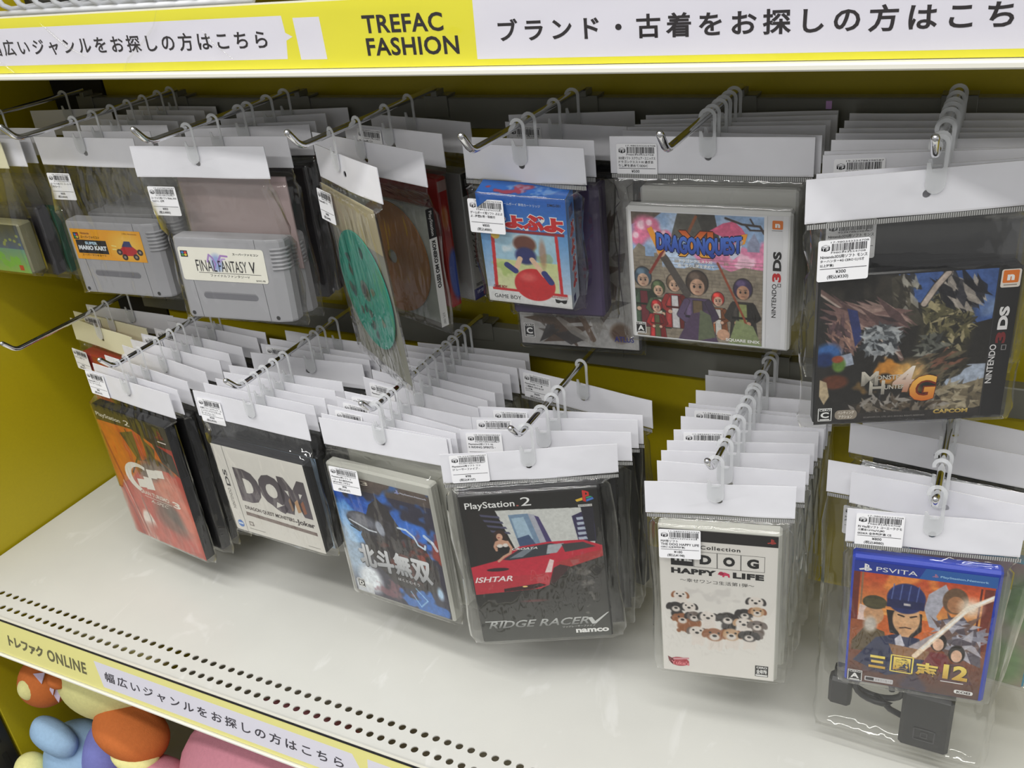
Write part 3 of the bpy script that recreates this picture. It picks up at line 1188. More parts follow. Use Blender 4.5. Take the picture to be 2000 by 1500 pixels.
def figure(A, x, y, h, skin, hair, cloth, cloth2=None):
    """small plain storybook figure with ink outlines"""
    w = h * A.h / A.w
    K = (46, 40, 40)
    dk = [c * .72 for c in cloth]
    lt = [min(255, c * 1.25 + 12) for c in cloth]

    def inked(pts, c):
        A.poly(pts, c)
        A.line(pts + pts[:1], .55, K, .9)
    inked([(x - .18 * w, y + h), (x - .14 * w, y + .37 * h), (x + .14 * w, y + .37 * h), (x + .22 * w, y + h)], cloth)
    A.poly([(x + .02 * w, y + h), (x + .05 * w, y + .4 * h), (x + .13 * w, y + .4 * h), (x + .2 * w, y + h)], dk)
    A.poly([(x - .14 * w, y + .95 * h), (x - .12 * w, y + .42 * h), (x - .08 * w, y + .42 * h), (x - .07 * w, y + .95 * h)], lt, .7)
    if cloth2:
        inked([(x - .05 * w, y + h), (x - .055 * w, y + .4 * h), (x + .055 * w, y + .4 * h), (x + .08 * w, y + h)], cloth2)
    for q in (-1, 1):
        p = [(x + q * .13 * w, y + .42 * h), (x + q * .21 * w, y + .6 * h), (x + q * .09 * w, y + .7 * h)]
        A.line(p, .075 * h * A.h + .8, K)
        A.line(p, .075 * h * A.h, dk if q > 0 else cloth)
        A.ell(x + q * .08 * w, y + .7 * h, .035 * w, .035 * h, skin)
    A.rect(x - .15 * w, y + .6 * h, x + .15 * w, y + .635 * h, [c * .5 for c in cloth])
    A.ell(x, y + .17 * h, .135 * w, .165 * h, K)
    A.ell(x, y + .17 * h, .122 * w, .15 * h, hair)
    A.ell(x - .03 * w, y + .09 * h, .06 * w, .05 * h, [min(255, c * 1.35 + 14) for c in hair], soft=.6)
    A.ell(x, y + .225 * h, .085 * w, .105 * h, skin)
    A.ell(x + .03 * w, y + .235 * h, .05 * w, .09 * h, [c * .86 for c in skin], soft=.6)
    for q in (-1, 1):
        A.ell(x + q * .035 * w, y + .22 * h, .014 * w, .02 * h, K)
        A.line([(x + q * .018 * w, y + .188 * h), (x + q * .055 * w, y + .182 * h)], .5, K)
    A.line([(x - .02 * w, y + .285 * h), (x + .02 * w, y + .285 * h)], .5, (120, 60, 54))


def cover_red_car(w, h):                # black cover, red sports car
    s = Sheet(w, h, -0.0003)
    A = Art(w, h, (30, 29, 27))
    A.grad(0, 0.64, 1, 1, (44, 42, 40), (70, 72, 68))  # grey veil of film reflections put into the lower cover's colour
    A.poly([(.04, .1), (.257, .1), (.3, .26), (.39, .42), (.2, .45), (.06, .45)], (36, 32, 30))
    A.poly([(.25, .103), (.956, .121), (.95, .36), (.36, .37)], (206, 208, 204))
    for k in range(4):
        A.poly([(.13 + .02 * k, .12 + k * .035), (.27 + .02 * k, .14 + k * .035), (.28 + .02 * k, .155 + k * .035), (.14 + .02 * k, .135 + k * .035)], (78, 78, 104))
    A.poly([(.339, .136), (.484, .135), (.555, .355), (.4, .38)], (120, 146, 172))
    A.poly([(.36, .16), (.45, .155), (.5, .3), (.4, .32)], (164, 190, 208))
    A.poly([(.38, .29), (.47, .27), (.53, .36), (.4, .38)], (66, 86, 122))
    A.poly([(.484, .135), (.53, .145), (.6, .35), (.555, .355)], (172, 174, 186))
    A.poly([(.53, .15), (.56, .16), (.64, .345), (.6, .35)], (74, 64, 112))
    A.poly([(.8, .17), (.956, .121), (.96, .34), (.83, .34)], (52, 46, 84))
    for k in range(5):
        A.poly([(.83, .18 + k * .032), (.89, .178 + k * .032), (.9, .195 + k * .032), (.835, .198 + k * .032)], (180, 190, 206))
    A.poly([(.87, .11), (.956, .121), (.955, .34), (.9, .34)], (34, 32, 44))
    # car
    R1, R2 = (196, 40, 62), (160, 30, 44)
    A.poly([(0, .465), (.2, .43), (.385, .345), (.6, .325), (.86, .325), (1.0, .37), (1.0, .44), (.9, .47), (.75, .5), (.62, .6), (.5, .635), (0, .65)], R1)
    A.poly([(.25, .425), (.4, .355), (.62, .335), (.7, .35), (.6, .41), (.3, .432)], (52, 56, 64))
    A.poly([(.3, .42), (.42, .365), (.5, .36), (.4, .415)], (120, 130, 140))
    A.poly([(.6, .345), (.72, .34), (.66, .4), (.58, .405)], (170, 178, 184))
    A.poly([(.7, .345), (.86, .34), (.95, .375), (.72, .4)], (64, 62, 64))
    A.poly([(0, .55), (.55, .535), (.62, .6), (.5, .637), (0, .655)], (186, 48, 62))
    A.poly([(.55, .53), (.6, .44), (.63, .45), (.6, .53)], (232, 208, 206))
    A.ell(.2, .49, .085, .012, (46, 30, 36))
    A.poly([(.62, .5), (.8, .43), (1, .43), (1, .66), (.55, .66)], (48, 46, 44), .85)
    A.poly([(.63, .47), (.85, .42), (1, .395), (1, .44), (.75, .5)], (176, 58, 60))
    A.poly([(.22, .625), (.5, .6), (.55, .615), (.45, .637), (.22, .645)], (54, 26, 30))
    A.ell(.385, .617, .02, .005, (255, 220, 140))
    A.line([(.1, .57), (.2, .565)], .6, (220, 150, 150))
    A.ell(.44, .72, .09, .008, (120, 52, 54), soft=.9, al=.7)
    # plain figure leaning behind the car
    SK = (204, 158, 132)
    A.ell(.256, .264, .046, .036, (58, 38, 32))
    A.poly([(.212, .262), (.3, .262), (.312, .31), (.285, .315), (.27, .29), (.235, .29), (.222, .308), (.2, .3)], (52, 34, 30))
    A.poly([(.215, .302), (.245, .292), (.265, .292), (.305, .304), (.312, .35), (.22, .352)], SK)
    A.ell(.252, .273, .0235, .0225, (212, 168, 142))
    A.ell(.246, .278, .01, .003, (150, 70, 66))
    A.poly([(.222, .338), (.31, .334), (.312, .378), (.235, .382)], (24, 21, 23))
    A.ell(.245, .332, .022, .012, (222, 216, 210), soft=.3)
    A.ell(.288, .33, .022, .012, (222, 216, 210), soft=.3)
    A.line([(.305, .308), (.328, .352), (.312, .385), (.262, .405), (.218, .434)], 2.6, SK)
    A.line([(.22, .308), (.205, .335), (.215, .36)], 2.4, SK)
    # scuffed film
    A.cloud(.83, .52, .12, .16, (168, 160, 152), 5, 26, .35, .47)
    A.cloud(.86, .68, .07, .2, (168, 164, 158), 8, 30, .35, .47)
    A.grain(.06, 60, 3)
    s.art(A)
    s.text('PlayStation', .035, .042, .40, .094, WHT, bold=.012)
    s.rect(.412, .075, .428, .083, (170, 90, 80), 4)
    s.text('2', .445, .03, .52, .083, WHT)
    ps_mark(s, .905, .055, .11)
    s.rect(.855, .1, .956, .115, (198, 198, 196), 2)
    s.text('NTSC  J', .865, .103, .945, .112, (60, 60, 60), lay=3)
    s.text('CROATA', .33, .352, .52, .366, WHT, bold=.02, shear=.3, lay=3)
    s.text('ISHTAR', -.0 + .01, .535, .3, .572, (240, 226, 226), bold=.02, shear=.3, lay=3)
    s.text('RIDGE RACER', .05, .853, .84, .905, (196, 198, 196), bold=.015, shear=.35, lay=4, col2=(120, 122, 120))
    s.rect(.03, .85, .2, .856, (196, 198, 196), 4)
    s.poly([(.83, .86), (.865, .86), (.885, .89), (.985, .83), (1.0, .828), (.89, .908), (.86, .908)], (206, 208, 206), 4)
    s.text('リッジレーサーファイブ', .63, .912, .885, .926, (200, 200, 198), bold=.01, shear=.2)
    s.text('namco', .728, .94, .985, .968, WHT, bold=.04)
    return s.M


def cover_blue_flame(w, h):             # brown black cover with blue flames and a steel title
    s = Sheet(w, h, -0.0003)
    A = Art(w, h, (52, 50, 66))
    A.grad(0, 0, 1, .1, (98, 86, 78), (84, 74, 70))
    A.cloud(.2, .3, .3, .28, (36, 92, 190), 11, 7, 1, .25)
    A.cloud(.1, .42, .22, .25, (84, 150, 222), 12, 9, .9, .3)
    A.cloud(.7, .24, .45, .26, (54, 110, 200), 13, 8, .9, .42)
    A.cloud(.85, .4, .3, .2, (60, 120, 214), 14, 9, .9, .4)
    A.ell(.07, .62, .13, .3, (190, 216, 236), soft=.9, al=.8)
    A.ell(.2, .86, .12, .12, (226, 232, 238), soft=.6)
    A.poly([(.36, .2), (.46, .13), (.55, .2), (.66, .36), (.85, .42), (.95, .6), (.95, .8), (.5, .85), (.3, .7), (.2, .48)], (54, 50, 52))
    A.cloud(.55, .4, .2, .2, (86, 84, 92), 21, 12, .7, .45)
    A.ell(.27, .37, .185, .085, (58, 58, 66), rot=8, soft=.1)
    A.ell(.25, .35, .15, .05, (112, 114, 124), rot=8, soft=.6)
    A.line([(.11, .37), (.3, .42), (.38, .42)], 2, (200, 206, 214))
    A.line([(.11, .42), (.2, .45)], 2, (22, 22, 28))
    A.ell(.43, .38, .04, .06, (150, 156, 170), rot=-15, soft=.3)
    A.cloud(.85, .46, .22, .16, (150, 62, 48), 31, 10, .95, .35)
    A.cloud(.62, .58, .3, .2, (120, 56, 48), 32, 12, .7, .45)
    A.line([(.62, .33), (.7, .33), (.77, .37), (.8, .43), (.86, .45), (.87, .42)], 2.4, (206, 226, 244))
    A.line([(.88, .34), (.95, .38), (.98, .43)], 4, (220, 232, 244), .8)
    A.cloud(.45, .92, .25, .1, (130, 86, 96), 41, 14, .8, .42)
    A.cloud(.75, .92, .3, .12, (62, 118, 196), 42, 10, .9, .38)
    A.line([(.62, .86), (.7, .97), (.78, .9), (.68, .82)], 1.6, (150, 196, 232), .8)
    A.ell(.93, .8, .03, .05, (180, 210, 236), soft=.8)
    A.rect(.02, .9, .2, 1, (222, 226, 228), .75)
    A.grain(.12, 40, 6)
    s.art(A)
    s.text('PS', .2, .017, .31, .046, (214, 206, 190), lay=3)
    s.text('3', .326, .015, .4, .046, (222, 214, 198), lay=3)
    s.rect(.04, .108, .173, .13, WHT, 3, r=1.5)
    s.text('KOEI', .06, .112, .155, .126, (40, 36, 36), bold=.04, lay=4)
    s.text('PlayStation.Network', .72, .03, .975, .045, (206, 208, 220), bold=.02, lay=3)
    ps_mark(s, .69, .035, .04, (150, 160, 210))

    def wp(x, y):
        return x, y + (x - .5) * -.02
    xs = (.13, .31, .5, .68, .885)
    for c, a, b, d in zip('北斗無双', xs[:-1], xs[1:], (0, .01, .0, .01)):
        s.text(c, a + .004, .558 + d, b - .006, .742 + d, (38, 36, 40), bold=.02, lay=3, warp=wp, fat=1.3)
        s.text(c, a + .004, .555 + d, b - .008, .738 + d, (214, 216, 218), bold=.02, lay=4, warp=wp, col2=(150, 152, 156), fat=.75)
    s.text('ほくとむそう', .51, .765, .73, .79, (190, 190, 192), bold=.02, lay=4)
    age_mark(s, .037, .885, .115, .962, 'D')
    return s.M


def cover_orange_car(w, h):             # close view of red and orange bodywork
    s = Sheet(w, h, -0.0003)
    A = Art(w, h, (176, 62, 44))
    A.grad(0, 0, 1, .16, (58, 54, 30), (66, 56, 30))
    A.poly([(0, .115), (.5, .1), (.98, .22), (.95, .36), (.6, .33), (.3, .6), (0, .62)], (200, 104, 34))
    A.poly([(0, .115), (.22, .16), (.28, .5), (.1, .6), (0, .3)], (206, 110, 30))
    A.poly([(.3, .16), (.52, .11), (.75, .2), (.7, .3), (.45, .34)], (98, 84, 40))
    A.poly([(.5, .11), (.62, .13), (.6, .3), (.5, .33)], (190, 88, 36))
    A.line([(.4, .12), (.47, .3), (.3, .46)], 2.4, (60, 52, 30))
    A.line([(.62, .13), (.66, .3)], 5, (74, 68, 40))
    A.poly([(.74, .15), (.98, .2), (1, .36), (.8, .28)], (60, 54, 38))
    A.ell(.74, .33, .17, .05, (66, 58, 44), rot=10, soft=.5)
    A.poly([(.28, .5), (.5, .36), (.85, .35), (.98, .5), (.97, .95), (.6, 1), (.2, .95), (.05, .6)], (186, 72, 58))
    A.ell(.72, .5, .22, .14, (200, 120, 96), rot=30, soft=.9)
    A.ell(.56, .4, .17, .07, (112, 96, 84), rot=-20, soft=.6)
    A.line([(.8, .4), (.86, .52)], 2, (230, 180, 160), .8)
    A.ell(.68, .74, .22, .13, (112, 74, 62), rot=25, soft=.6, al=.9)
    A.ell(.75, .72, .16, .06, (80, 60, 52), rot=30, soft=.7)
    A.ell(.9, .66, .1, .22, (206, 112, 88), rot=-8, soft=.8)
    A.ell(.3, .88, .09, .12, (226, 214, 206), rot=-6, soft=.25)
    A.line([(.1, .57), (.16, .75), (.2, .99)], 4, (220, 196, 186), .8)
    A.line([(.3, .66), (.33, .82), (.3, 1)], 1.6, (96, 44, 40))
    A.line([(.05, .64), (.12, .85), (.14, 1)], 5, (150, 48, 46))
    A.ell(.5, .93, .3, .07, (188, 84, 70), soft=.8)
    A.line([(.02, .2), (.1, .5), (.22, .95)], 4, (152, 46, 34), .8)
    A.grain(.10, 12, 16)
    s.art(A)
    s.text('PlayStation', .029, .05, .37, .088, (226, 222, 206), bold=.008)
    s.text('2', .42, .046, .495, .083, (226, 222, 206))
    ps_mark(s, .88, .078, .1, (120, 50, 40))
    s.rect(.84, .118, .95, .126, (230, 220, 210), 3)
    # crescent and chequered mark
    out, inn = [], []
    for k in range(13):
        a = math.radians(62 + k * 15.5)
        out.append((.40 + .225 * math.cos(a), .49 - .122 * math.sin(a)))
        inn.append((.42 + .155 * math.cos(a), .49 - .092 * math.sin(a)))
    s.poly(out + inn[::-1], (228, 224, 214), 3)
    s.poly([(.52, .39), (.65, .375), (.65, .44), (.56, .45), (.56, .545), (.44, .56), (.44, .46), (.52, .455)], (228, 224, 214), 3)
    s.poly([(.65, .43), (.76, .415), (.76, .355), (.65, .37)], (228, 224, 214), 3)
    s.poly([(.33, .5), (.44, .485), (.44, .55), (.33, .565)], (228, 224, 214), 3)
    s.text('GRAN TURISMO', .313, .58, .715, .612, (228, 218, 206), bold=.02)
    s.text('3', .76, .582, .86, .632, (232, 224, 212), bold=.03)
    s.text('A-SPEC', .43, .64, .68, .665, (222, 212, 200), bold=.005, shear=.35)
    s.rect(.36, .625, .74, .629, (222, 212, 200), 4)
    return s.M


def cover_letters(w, h):                # white cover, big dark letters
    s = Sheet(w, h, -0.0003)
    A = Art(w, h, (222, 219, 211))
    A.grain(.015, 5, 2)
    s.art(A)
    s.rect(.125, .0, .129, 1, (70, 66, 64), 2)
    s.text('NINTENDO', .04, .5, .075, .735, (120, 116, 112), rot=90, lay=3)
    s.text('DS', .045, .28, .09, .47, (60, 58, 58), rot=90, bold=.02, lay=3)
    s.ell(.068, .917, .035, .042, (70, 122, 196), 3)
    s.rect(.04, .905, .096, .925, (210, 226, 242), 4)

    def grad_letter(t, x0, x1, y0, y1):
        s.text(t, x0, y0, x1, y1, (78, 70, 74), bold=.07, lay=3, col2=(96, 88, 96))
    grad_letter('D', .18, .44, .225, .61)
    grad_letter('Q', .43, .71, .215, .635)
    grad_letter('M', .67, .96, .2, .615)
    B = Art(30, 26, (150, 120, 110), 2)
    for x0, x1, c in ((.735, .76, (150, 118, 92)), (.80, .84, (190, 150, 110)), (.865, .90, (150, 96, 70))):
        s.poly([(x0, .46), (x1, .42), (x1 + .01, .56), (x0 + .01, .58)], c, 4)
    s.text('DRAGON QUEST MONSTERS', .188, .665, .74, .715, (78, 68, 66), bold=.03, lay=3)
    s.text('-Joker', .745, .66, .958, .735, (66, 58, 60), bold=.03, lay=3)
    s.poly([(.178, .742), (.96, .765), (.96, .805), (.176, .785)], (124, 108, 102), 2)
    s.rect(.175, .86, .225, .91, (120, 112, 106), 3)
    s.rect(.185, .87, .215, .9, (214, 208, 200), 4)
    s.rect(.16, .945, .34, .952, (150, 146, 140), 3)
    s.rect(.82, .955, .95, .962, (150, 146, 140), 3)
    return s.M


def cover_castle(w, h):                 # white case: pink smoke, grey castle, crowd
    s = Sheet(w, h, -0.0003)
    s.rect(.02, .02, .98, .985, (228, 228, 230), 0)
    A = Art(w * .81, h * .95, (150, 178, 214))
    A.cloud(.5, .15, .6, .3, (196, 212, 234), 2, 5, .8, .4)
    A.poly([(.36, .0), (.64, .0), (.68, .2), (.6, .2), (.4, .18), (.3, .2)], (92, 90, 84))
    A.poly([(.5, 0), (.64, 0), (.68, .2), (.56, .16)], (70, 68, 64))
    A.line([(.5, .02), (.42, .18)], 2.5, (140, 84, 56))
    A.poly([(0, 0), (.24, 0), (.17, .05), (.08, .06), (0, .1)], (104, 92, 84))
    for x, y, r_ in ((.1, .12, .09), (.05, .2, .06), (.16, .1, .06), (.2, .17, .05), (.27, .17, .04)):
        A.ell(x, y, r_, r_, (222, 124, 158), soft=.5)
        A.ell(x - .02, y - .02, r_ * .4, r_ * .4, (246, 206, 220), soft=.6)
    A.cloud(.78, .3, .3, .12, (226, 140, 176), 4, 9, 1, .2)
    A.cloud(.8, .33, .2, .08, (244, 206, 222), 5, 12, .8, .42)
    A.poly([(.6, .12), (.7, .06), (.78, .04), (.84, .09), (.88, .15), (.8, .19), (.7, .16)], (214, 100, 136))
    A.line([(.72, .02), (.84, .06), (.97, .07), (1, .12)], 2, (70, 60, 58))
    A.line([(.86, .06), (.9, .1), (1, .1)], 1.6, (70, 60, 58))
    A.line([(.9, .02), (.93, .07)], 1.4, (70, 60, 58))
    A.poly([(.88, .2), (.93, .12), (.97, .2), (.97, .26), (.88, .26)], (150, 156, 182))
    # wall
    A.poly([(0, .3), (.05, .24), (.1, .27), (.1, .34), (.17, .34), (.17, .31), (.23, .31), (.23, .42), (.4, .42), (.45, .4), (.62, .42), (.7, .4), (.76, .42), (.86, .38), (1, .4), (1, 1), (0, 1)], (142, 132, 116))
    for k in range(26):
        y = .34 + k * .026
        A.line([(0, y), (1, y + .004)], .5, (112, 102, 90), .7)
    r = random.Random(4)
    for _ in range(220):
        x, y = r.random(), .35 + .026 * int(r.random() * 25)
        A.line([(x, y), (x, y + .026)], .5, (108, 98, 88), .6)
        if r.random() < .4:
            A.rect(x, y, x + .03, y + .026, r.choice([(158, 148, 132), (128, 118, 104)]), .6)
    A.rect(.46, .42, .55, .56, (124, 118, 108))
    A.grain(.12, 14, 9)
    # plain crowd
    figure(A, .07, .42, .5, (206, 170, 146), (66, 84, 98), (58, 76, 58), (110, 44, 52))
    figure(A, .19, .52, .4, (214, 178, 152), (70, 84, 56), (80, 98, 70), (206, 200, 180))
    figure(A, .32, .46, .45, (214, 176, 150), (112, 92, 74), (150, 50, 48), (206, 204, 206))
    figure(A, .66, .58, .36, (216, 176, 152), (176, 48, 42), (168, 98, 56), (206, 204, 198))
    figure(A, .85, .46, .52, (196, 150, 122), (66, 54, 84), (56, 52, 48), (142, 150, 96))
    figure(A, .50, .42, .62, (204, 164, 138), (74, 62, 54), (92, 76, 106), (108, 90, 66))
    A.line([(.42, .62), (.26, .36), (.22, .31)], 7, (84, 78, 74))
    A.ell(.225, .3, .035, .04, (206, 166, 140))
    A.line([(.26, .26), (.13, .47)], 2.6, (132, 52, 44))
    A.line([(.66, .36), (.86, .78), (.9, .9)], 2, (146, 74, 50))
    figure(A, .17, .68, .33, (220, 180, 156), (150, 40, 40), (168, 44, 44), (90, 96, 62))
    A.poly([(.34, 1), (.45, .78), (.58, .74), (.66, 1)], (84, 66, 92))
    A.poly([(.5, 1), (.52, .74), (.6, .78), (.64, .96)], (100, 108, 84))
    A.ell(.7, .93, .05, .045, (206, 162, 134))
    A.poly([(.74, 1), (.8, .8), (.93, .84), (1, 1)], (136, 148, 104))
    A.grain(.10, 55, 12)
    s.art(A, .033, .03, .84, .978, 1)
    s.rect(.857, .02, .862, .98, (200, 200, 202), 3)
    s.rect(.862, .02, .95, .98, (220, 220, 223), 2)
    n_mark(s, .887, .049, .948, .109)
    s.rect(.885, .116, .945, .12, (120, 116, 116), 3)
    s.text('DS', .895, .262, .945, .4, (30, 28, 30), bold=.05, rot=90, lay=4)
    s.text('3', .893, .415, .945, .48, (196, 36, 40), bold=.05, rot=90, lay=4)
    s.frame(.925, .49, .945, .515, .5, (60, 58, 60), 4)
    s.text('NINTENDO', .893, .495, .92, .745, (44, 42, 44), bold=.012, rot=90, lay=4)

    def arch(x, y):
        return x, y + .03 * math.cos((x - .44) * 5.5)
    s.text('XI', .325, .15, .54, .335, (80, 36, 20), bold=.03, lay=4.4, fat=1.0)
    s.text('XI', .325, .15, .54, .335, (196, 84, 36), bold=.03, lay=5.2, col2=(236, 170, 60))
    s.text('DRAGONQUEST', .19, .165, .71, .31, (24, 30, 70), bold=.03, lay=6, warp=arch, fat=1.2)
    s.text('DRAGONQUEST', .19, .167, .71, .308, (74, 116, 206), bold=.03, lay=7, warp=arch, col2=(36, 60, 150), fat=.35)
    s.poly([(.13, .15), (.16, .13), (.23, .3), (.2, .33)], (232, 156, 50), 6)
    s.poly([(.7, .16), (.745, .15), (.73, .22), (.7, .24)], (232, 156, 50), 6)
    s.poly([(.64, .32), (.68, .2), (.72, .2), (.7, .3), (.66, .34)], (206, 208, 226), 6)
    s.text('ドラゴンクエストXI', .327, .355, .532, .38, WHT, bold=.03, lay=5)
    s.text('過ぎ去りし時を求めて', .316, .39, .545, .418, WHT, bold=.02, lay=5)
    s.text('SQUARE ENIX', .614, .935, .827, .962, WHT, bold=.03, lay=5)
    age_mark(s, .024, .869, .094, .96, 'A')
    return s.M


def cover_rocks(w, h):                  # black case: armoured rock shapes under a blue sky
    s = Sheet(w, h, -0.0003)
    A = Art(w * .885, h * .985, (44, 42, 40))
    A.poly([(.44, 0), (1, 0), (1, .38), (.86, .36), (.72, .3), (.6, .2), (.5, .16)], (74, 104, 166))
    A.cloud(.85, .25, .25, .14, (150, 172, 206), 3, 6, .7, .45)
    A.cloud(.2, .12, .35, .15, (64, 60, 54), 6, 10, .8, .4)
    A.poly([(.4, .02), (.47, .0), (.5, .06), (.56, .22), (.62, .33), (.46, .36), (.42, .18)], (76, 72, 62))
    A.shards(.5, .12, .06, .12, 30, 5, [(176, 172, 160), (110, 104, 90), (60, 56, 50)], 2, 60)
    A.poly([(.82, .64), (1, .6), (1, .76), (.8, .86), (.72, .84)], (184, 196, 214))
    A.poly([(.84, .36), (1, .32), (1, .62), (.8, .62), (.76, .5)], (46, 44, 42))
    A.poly([(.65, .95), (.8, .78), (1, .72), (1, .92), (.7, 1)], (142, 130, 106))
    A.shards(.84, .84, .15, .09, 60, 7, [(168, 154, 126), (126, 114, 92), (92, 84, 70), (190, 178, 150)], 12)
    # heap of plated stone, right
    A.ell(.74, .38, .15, .3, (70, 66, 52), soft=.35)
    A.shards(.75, .32, .13, .2, 230, 5.5, [(150, 140, 102), (112, 106, 74), (72, 68, 52), (186, 174, 134), (46, 44, 38), (96, 92, 66)], 3)
    A.shards(.80, .13, .12, .09, 60, 8, [(40, 40, 46), (58, 58, 66), (196, 186, 174), (34, 34, 40)], 5, 50)
    A.shards(.68, .5, .07, .1, 60, 6, [(70, 72, 70), (110, 112, 104), (150, 150, 138), (44, 44, 40)], 7)
    A.line([(.60, .2), (.66, .09), (.72, .01)], 5.5, (60, 54, 50))
    A.line([(.60, .2), (.66, .09), (.72, .01)], 4.2, (206, 190, 178))
    A.shards(.74, .62, .13, .1, 90, 6, [(64, 60, 50), (108, 100, 80), (140, 96, 78), (44, 42, 38)], 8, -30)
    # pink and steel splinters, left
    A.line([(0, .08), (.2, .24), (.42, .38), (.5, .56)], 3.5, (130, 104, 98))
    A.line([(0, .1), (.25, .3), (.5, .55)], 1.5, (196, 178, 168))
    A.shards(.26, .26, .2, .05, 60, 8, [(136, 106, 102), (98, 76, 76), (176, 148, 138), (60, 50, 54)], 21, 22, 4)
    A.shards(.15, .38, .1, .09, 90, 6, [(150, 116, 106), (110, 84, 88), (190, 150, 130), (72, 58, 62)], 22, 60)
    A.poly([(.16, .2), (.22, .22), (.26, .4), (.22, .46)], (52, 62, 116))
    A.shards(.37, .42, .11, .1, 110, 5, [(90, 94, 98), (150, 156, 160), (56, 60, 66), (190, 194, 196)], 23)
    A.ell(.06, .5, .08, .07, (62, 110, 176), soft=.5)
    A.ell(.04, .54, .06, .05, (30, 52, 104), soft=.5)
    A.poly([(.12, .52), (.2, .5), (.22, .58), (.14, .6)], (176, 186, 204))
    A.ell(.13, .58, .04, .05, (104, 140, 62), soft=.4)
    A.ell(.12, .54, .035, .025, (170, 84, 54), soft=.4)
    A.ell(.11, .7, .08, .05, (112, 62, 42), soft=.4)
    A.poly([(.02, .68), (.06, .7), (.08, .8), (.05, .86), (.02, .8)], (206, 186, 152))
    A.cloud(.46, .64, .2, .12, (222, 150, 60), 31, 12, .95, .4)
    A.cloud(.42, .78, .25, .1, (150, 116, 66), 32, 12, .8, .43)
    A.ell(.56, .66, .08, .08, (250, 206, 130), soft=1.0, al=.8)
    A.shards(.5, .88, .3, .05, 90, 5, [(96, 82, 66), (140, 130, 116), (58, 52, 46), (170, 164, 156)], 33)
    A.grad(0, .93, 1, 1, (62, 58, 56), (52, 50, 50))
    A.grain(.16, 40, 6)
    A.c = A.c * .88
    s.rect(0, 0, 1, 1, (38, 37, 38), 0)
    s.art(A, .008, .008, .885, .993, 1)
    s.rect(.888, 0, .89, 1, (70, 68, 68), 2)
    s.rect(.9, .02, .995, .132, (226, 218, 208), 2, r=1.5)
    n_mark(s, .908, .026, .985, .104)
    s.rect(.915, .113, .98, .12, (150, 140, 130), 3)
    s.text('DS', .915, .25, .965, .4, (228, 226, 226), bold=.05, rot=90, lay=4)
    s.text('3', .915, .415, .965, .49, (120, 44, 46), bold=.05, rot=90, lay=4)
    s.frame(.95, .5, .975, .535, .5, (150, 148, 148), 4)
    s.text('NINTENDO', .892, .495, .925, .757, (222, 220, 220), bold=.012, rot=90, lay=4)
    s.text('M', .245, .635, .335, .735, (206, 200, 186), bold=.02, lay=5, col2=(130, 126, 118))
    s.text('ONSTER', .325, .665, .47, .697, (196, 190, 178), bold=.02, lay=5)
    s.text('H', .29, .7, .372, .8, (206, 200, 186), bold=.02, lay=5, col2=(130, 126, 118))
    s.text('UNTER', .37, .735, .48, .765, (196, 190, 178), bold=.02, lay=5)
    s.text('4', .41, .61, .525, .79, (240, 232, 220), bold=.02, lay=6, shear=.2, col2=(176, 120, 90))
    s.text('G', .5, .675, .645, .86, (120, 40, 20), bold=.07, lay=7, shear=.1)
    s.text('G', .503, .678, .642, .857, (240, 190, 90), bold=.03, lay=8, shear=.1, col2=(206, 110, 40))
    s.text('CAPCOM', .642, .925, .823, .955, (214, 190, 110), bold=.05, lay=5, col2=(150, 120, 60))
    s.text('©CAPCOM CO., LTD. 2013, 2014 ALL RIGHTS RESERVED.', .27, .955, .6, .967, (150, 146, 142), lay=5)
    s.rect(.114, .9, .234, .968, (150, 140, 126), 4, r=3.5)
    s.text('ハンティング', .13, .907, .218, .93, (236, 230, 220), bold=.02, lay=5)
    s.text('アクション', .135, .937, .21, .96, (236, 230, 220), bold=.02, lay=5)
    age_mark(s, .022, .882, .097, .975, 'C')
    return s.M


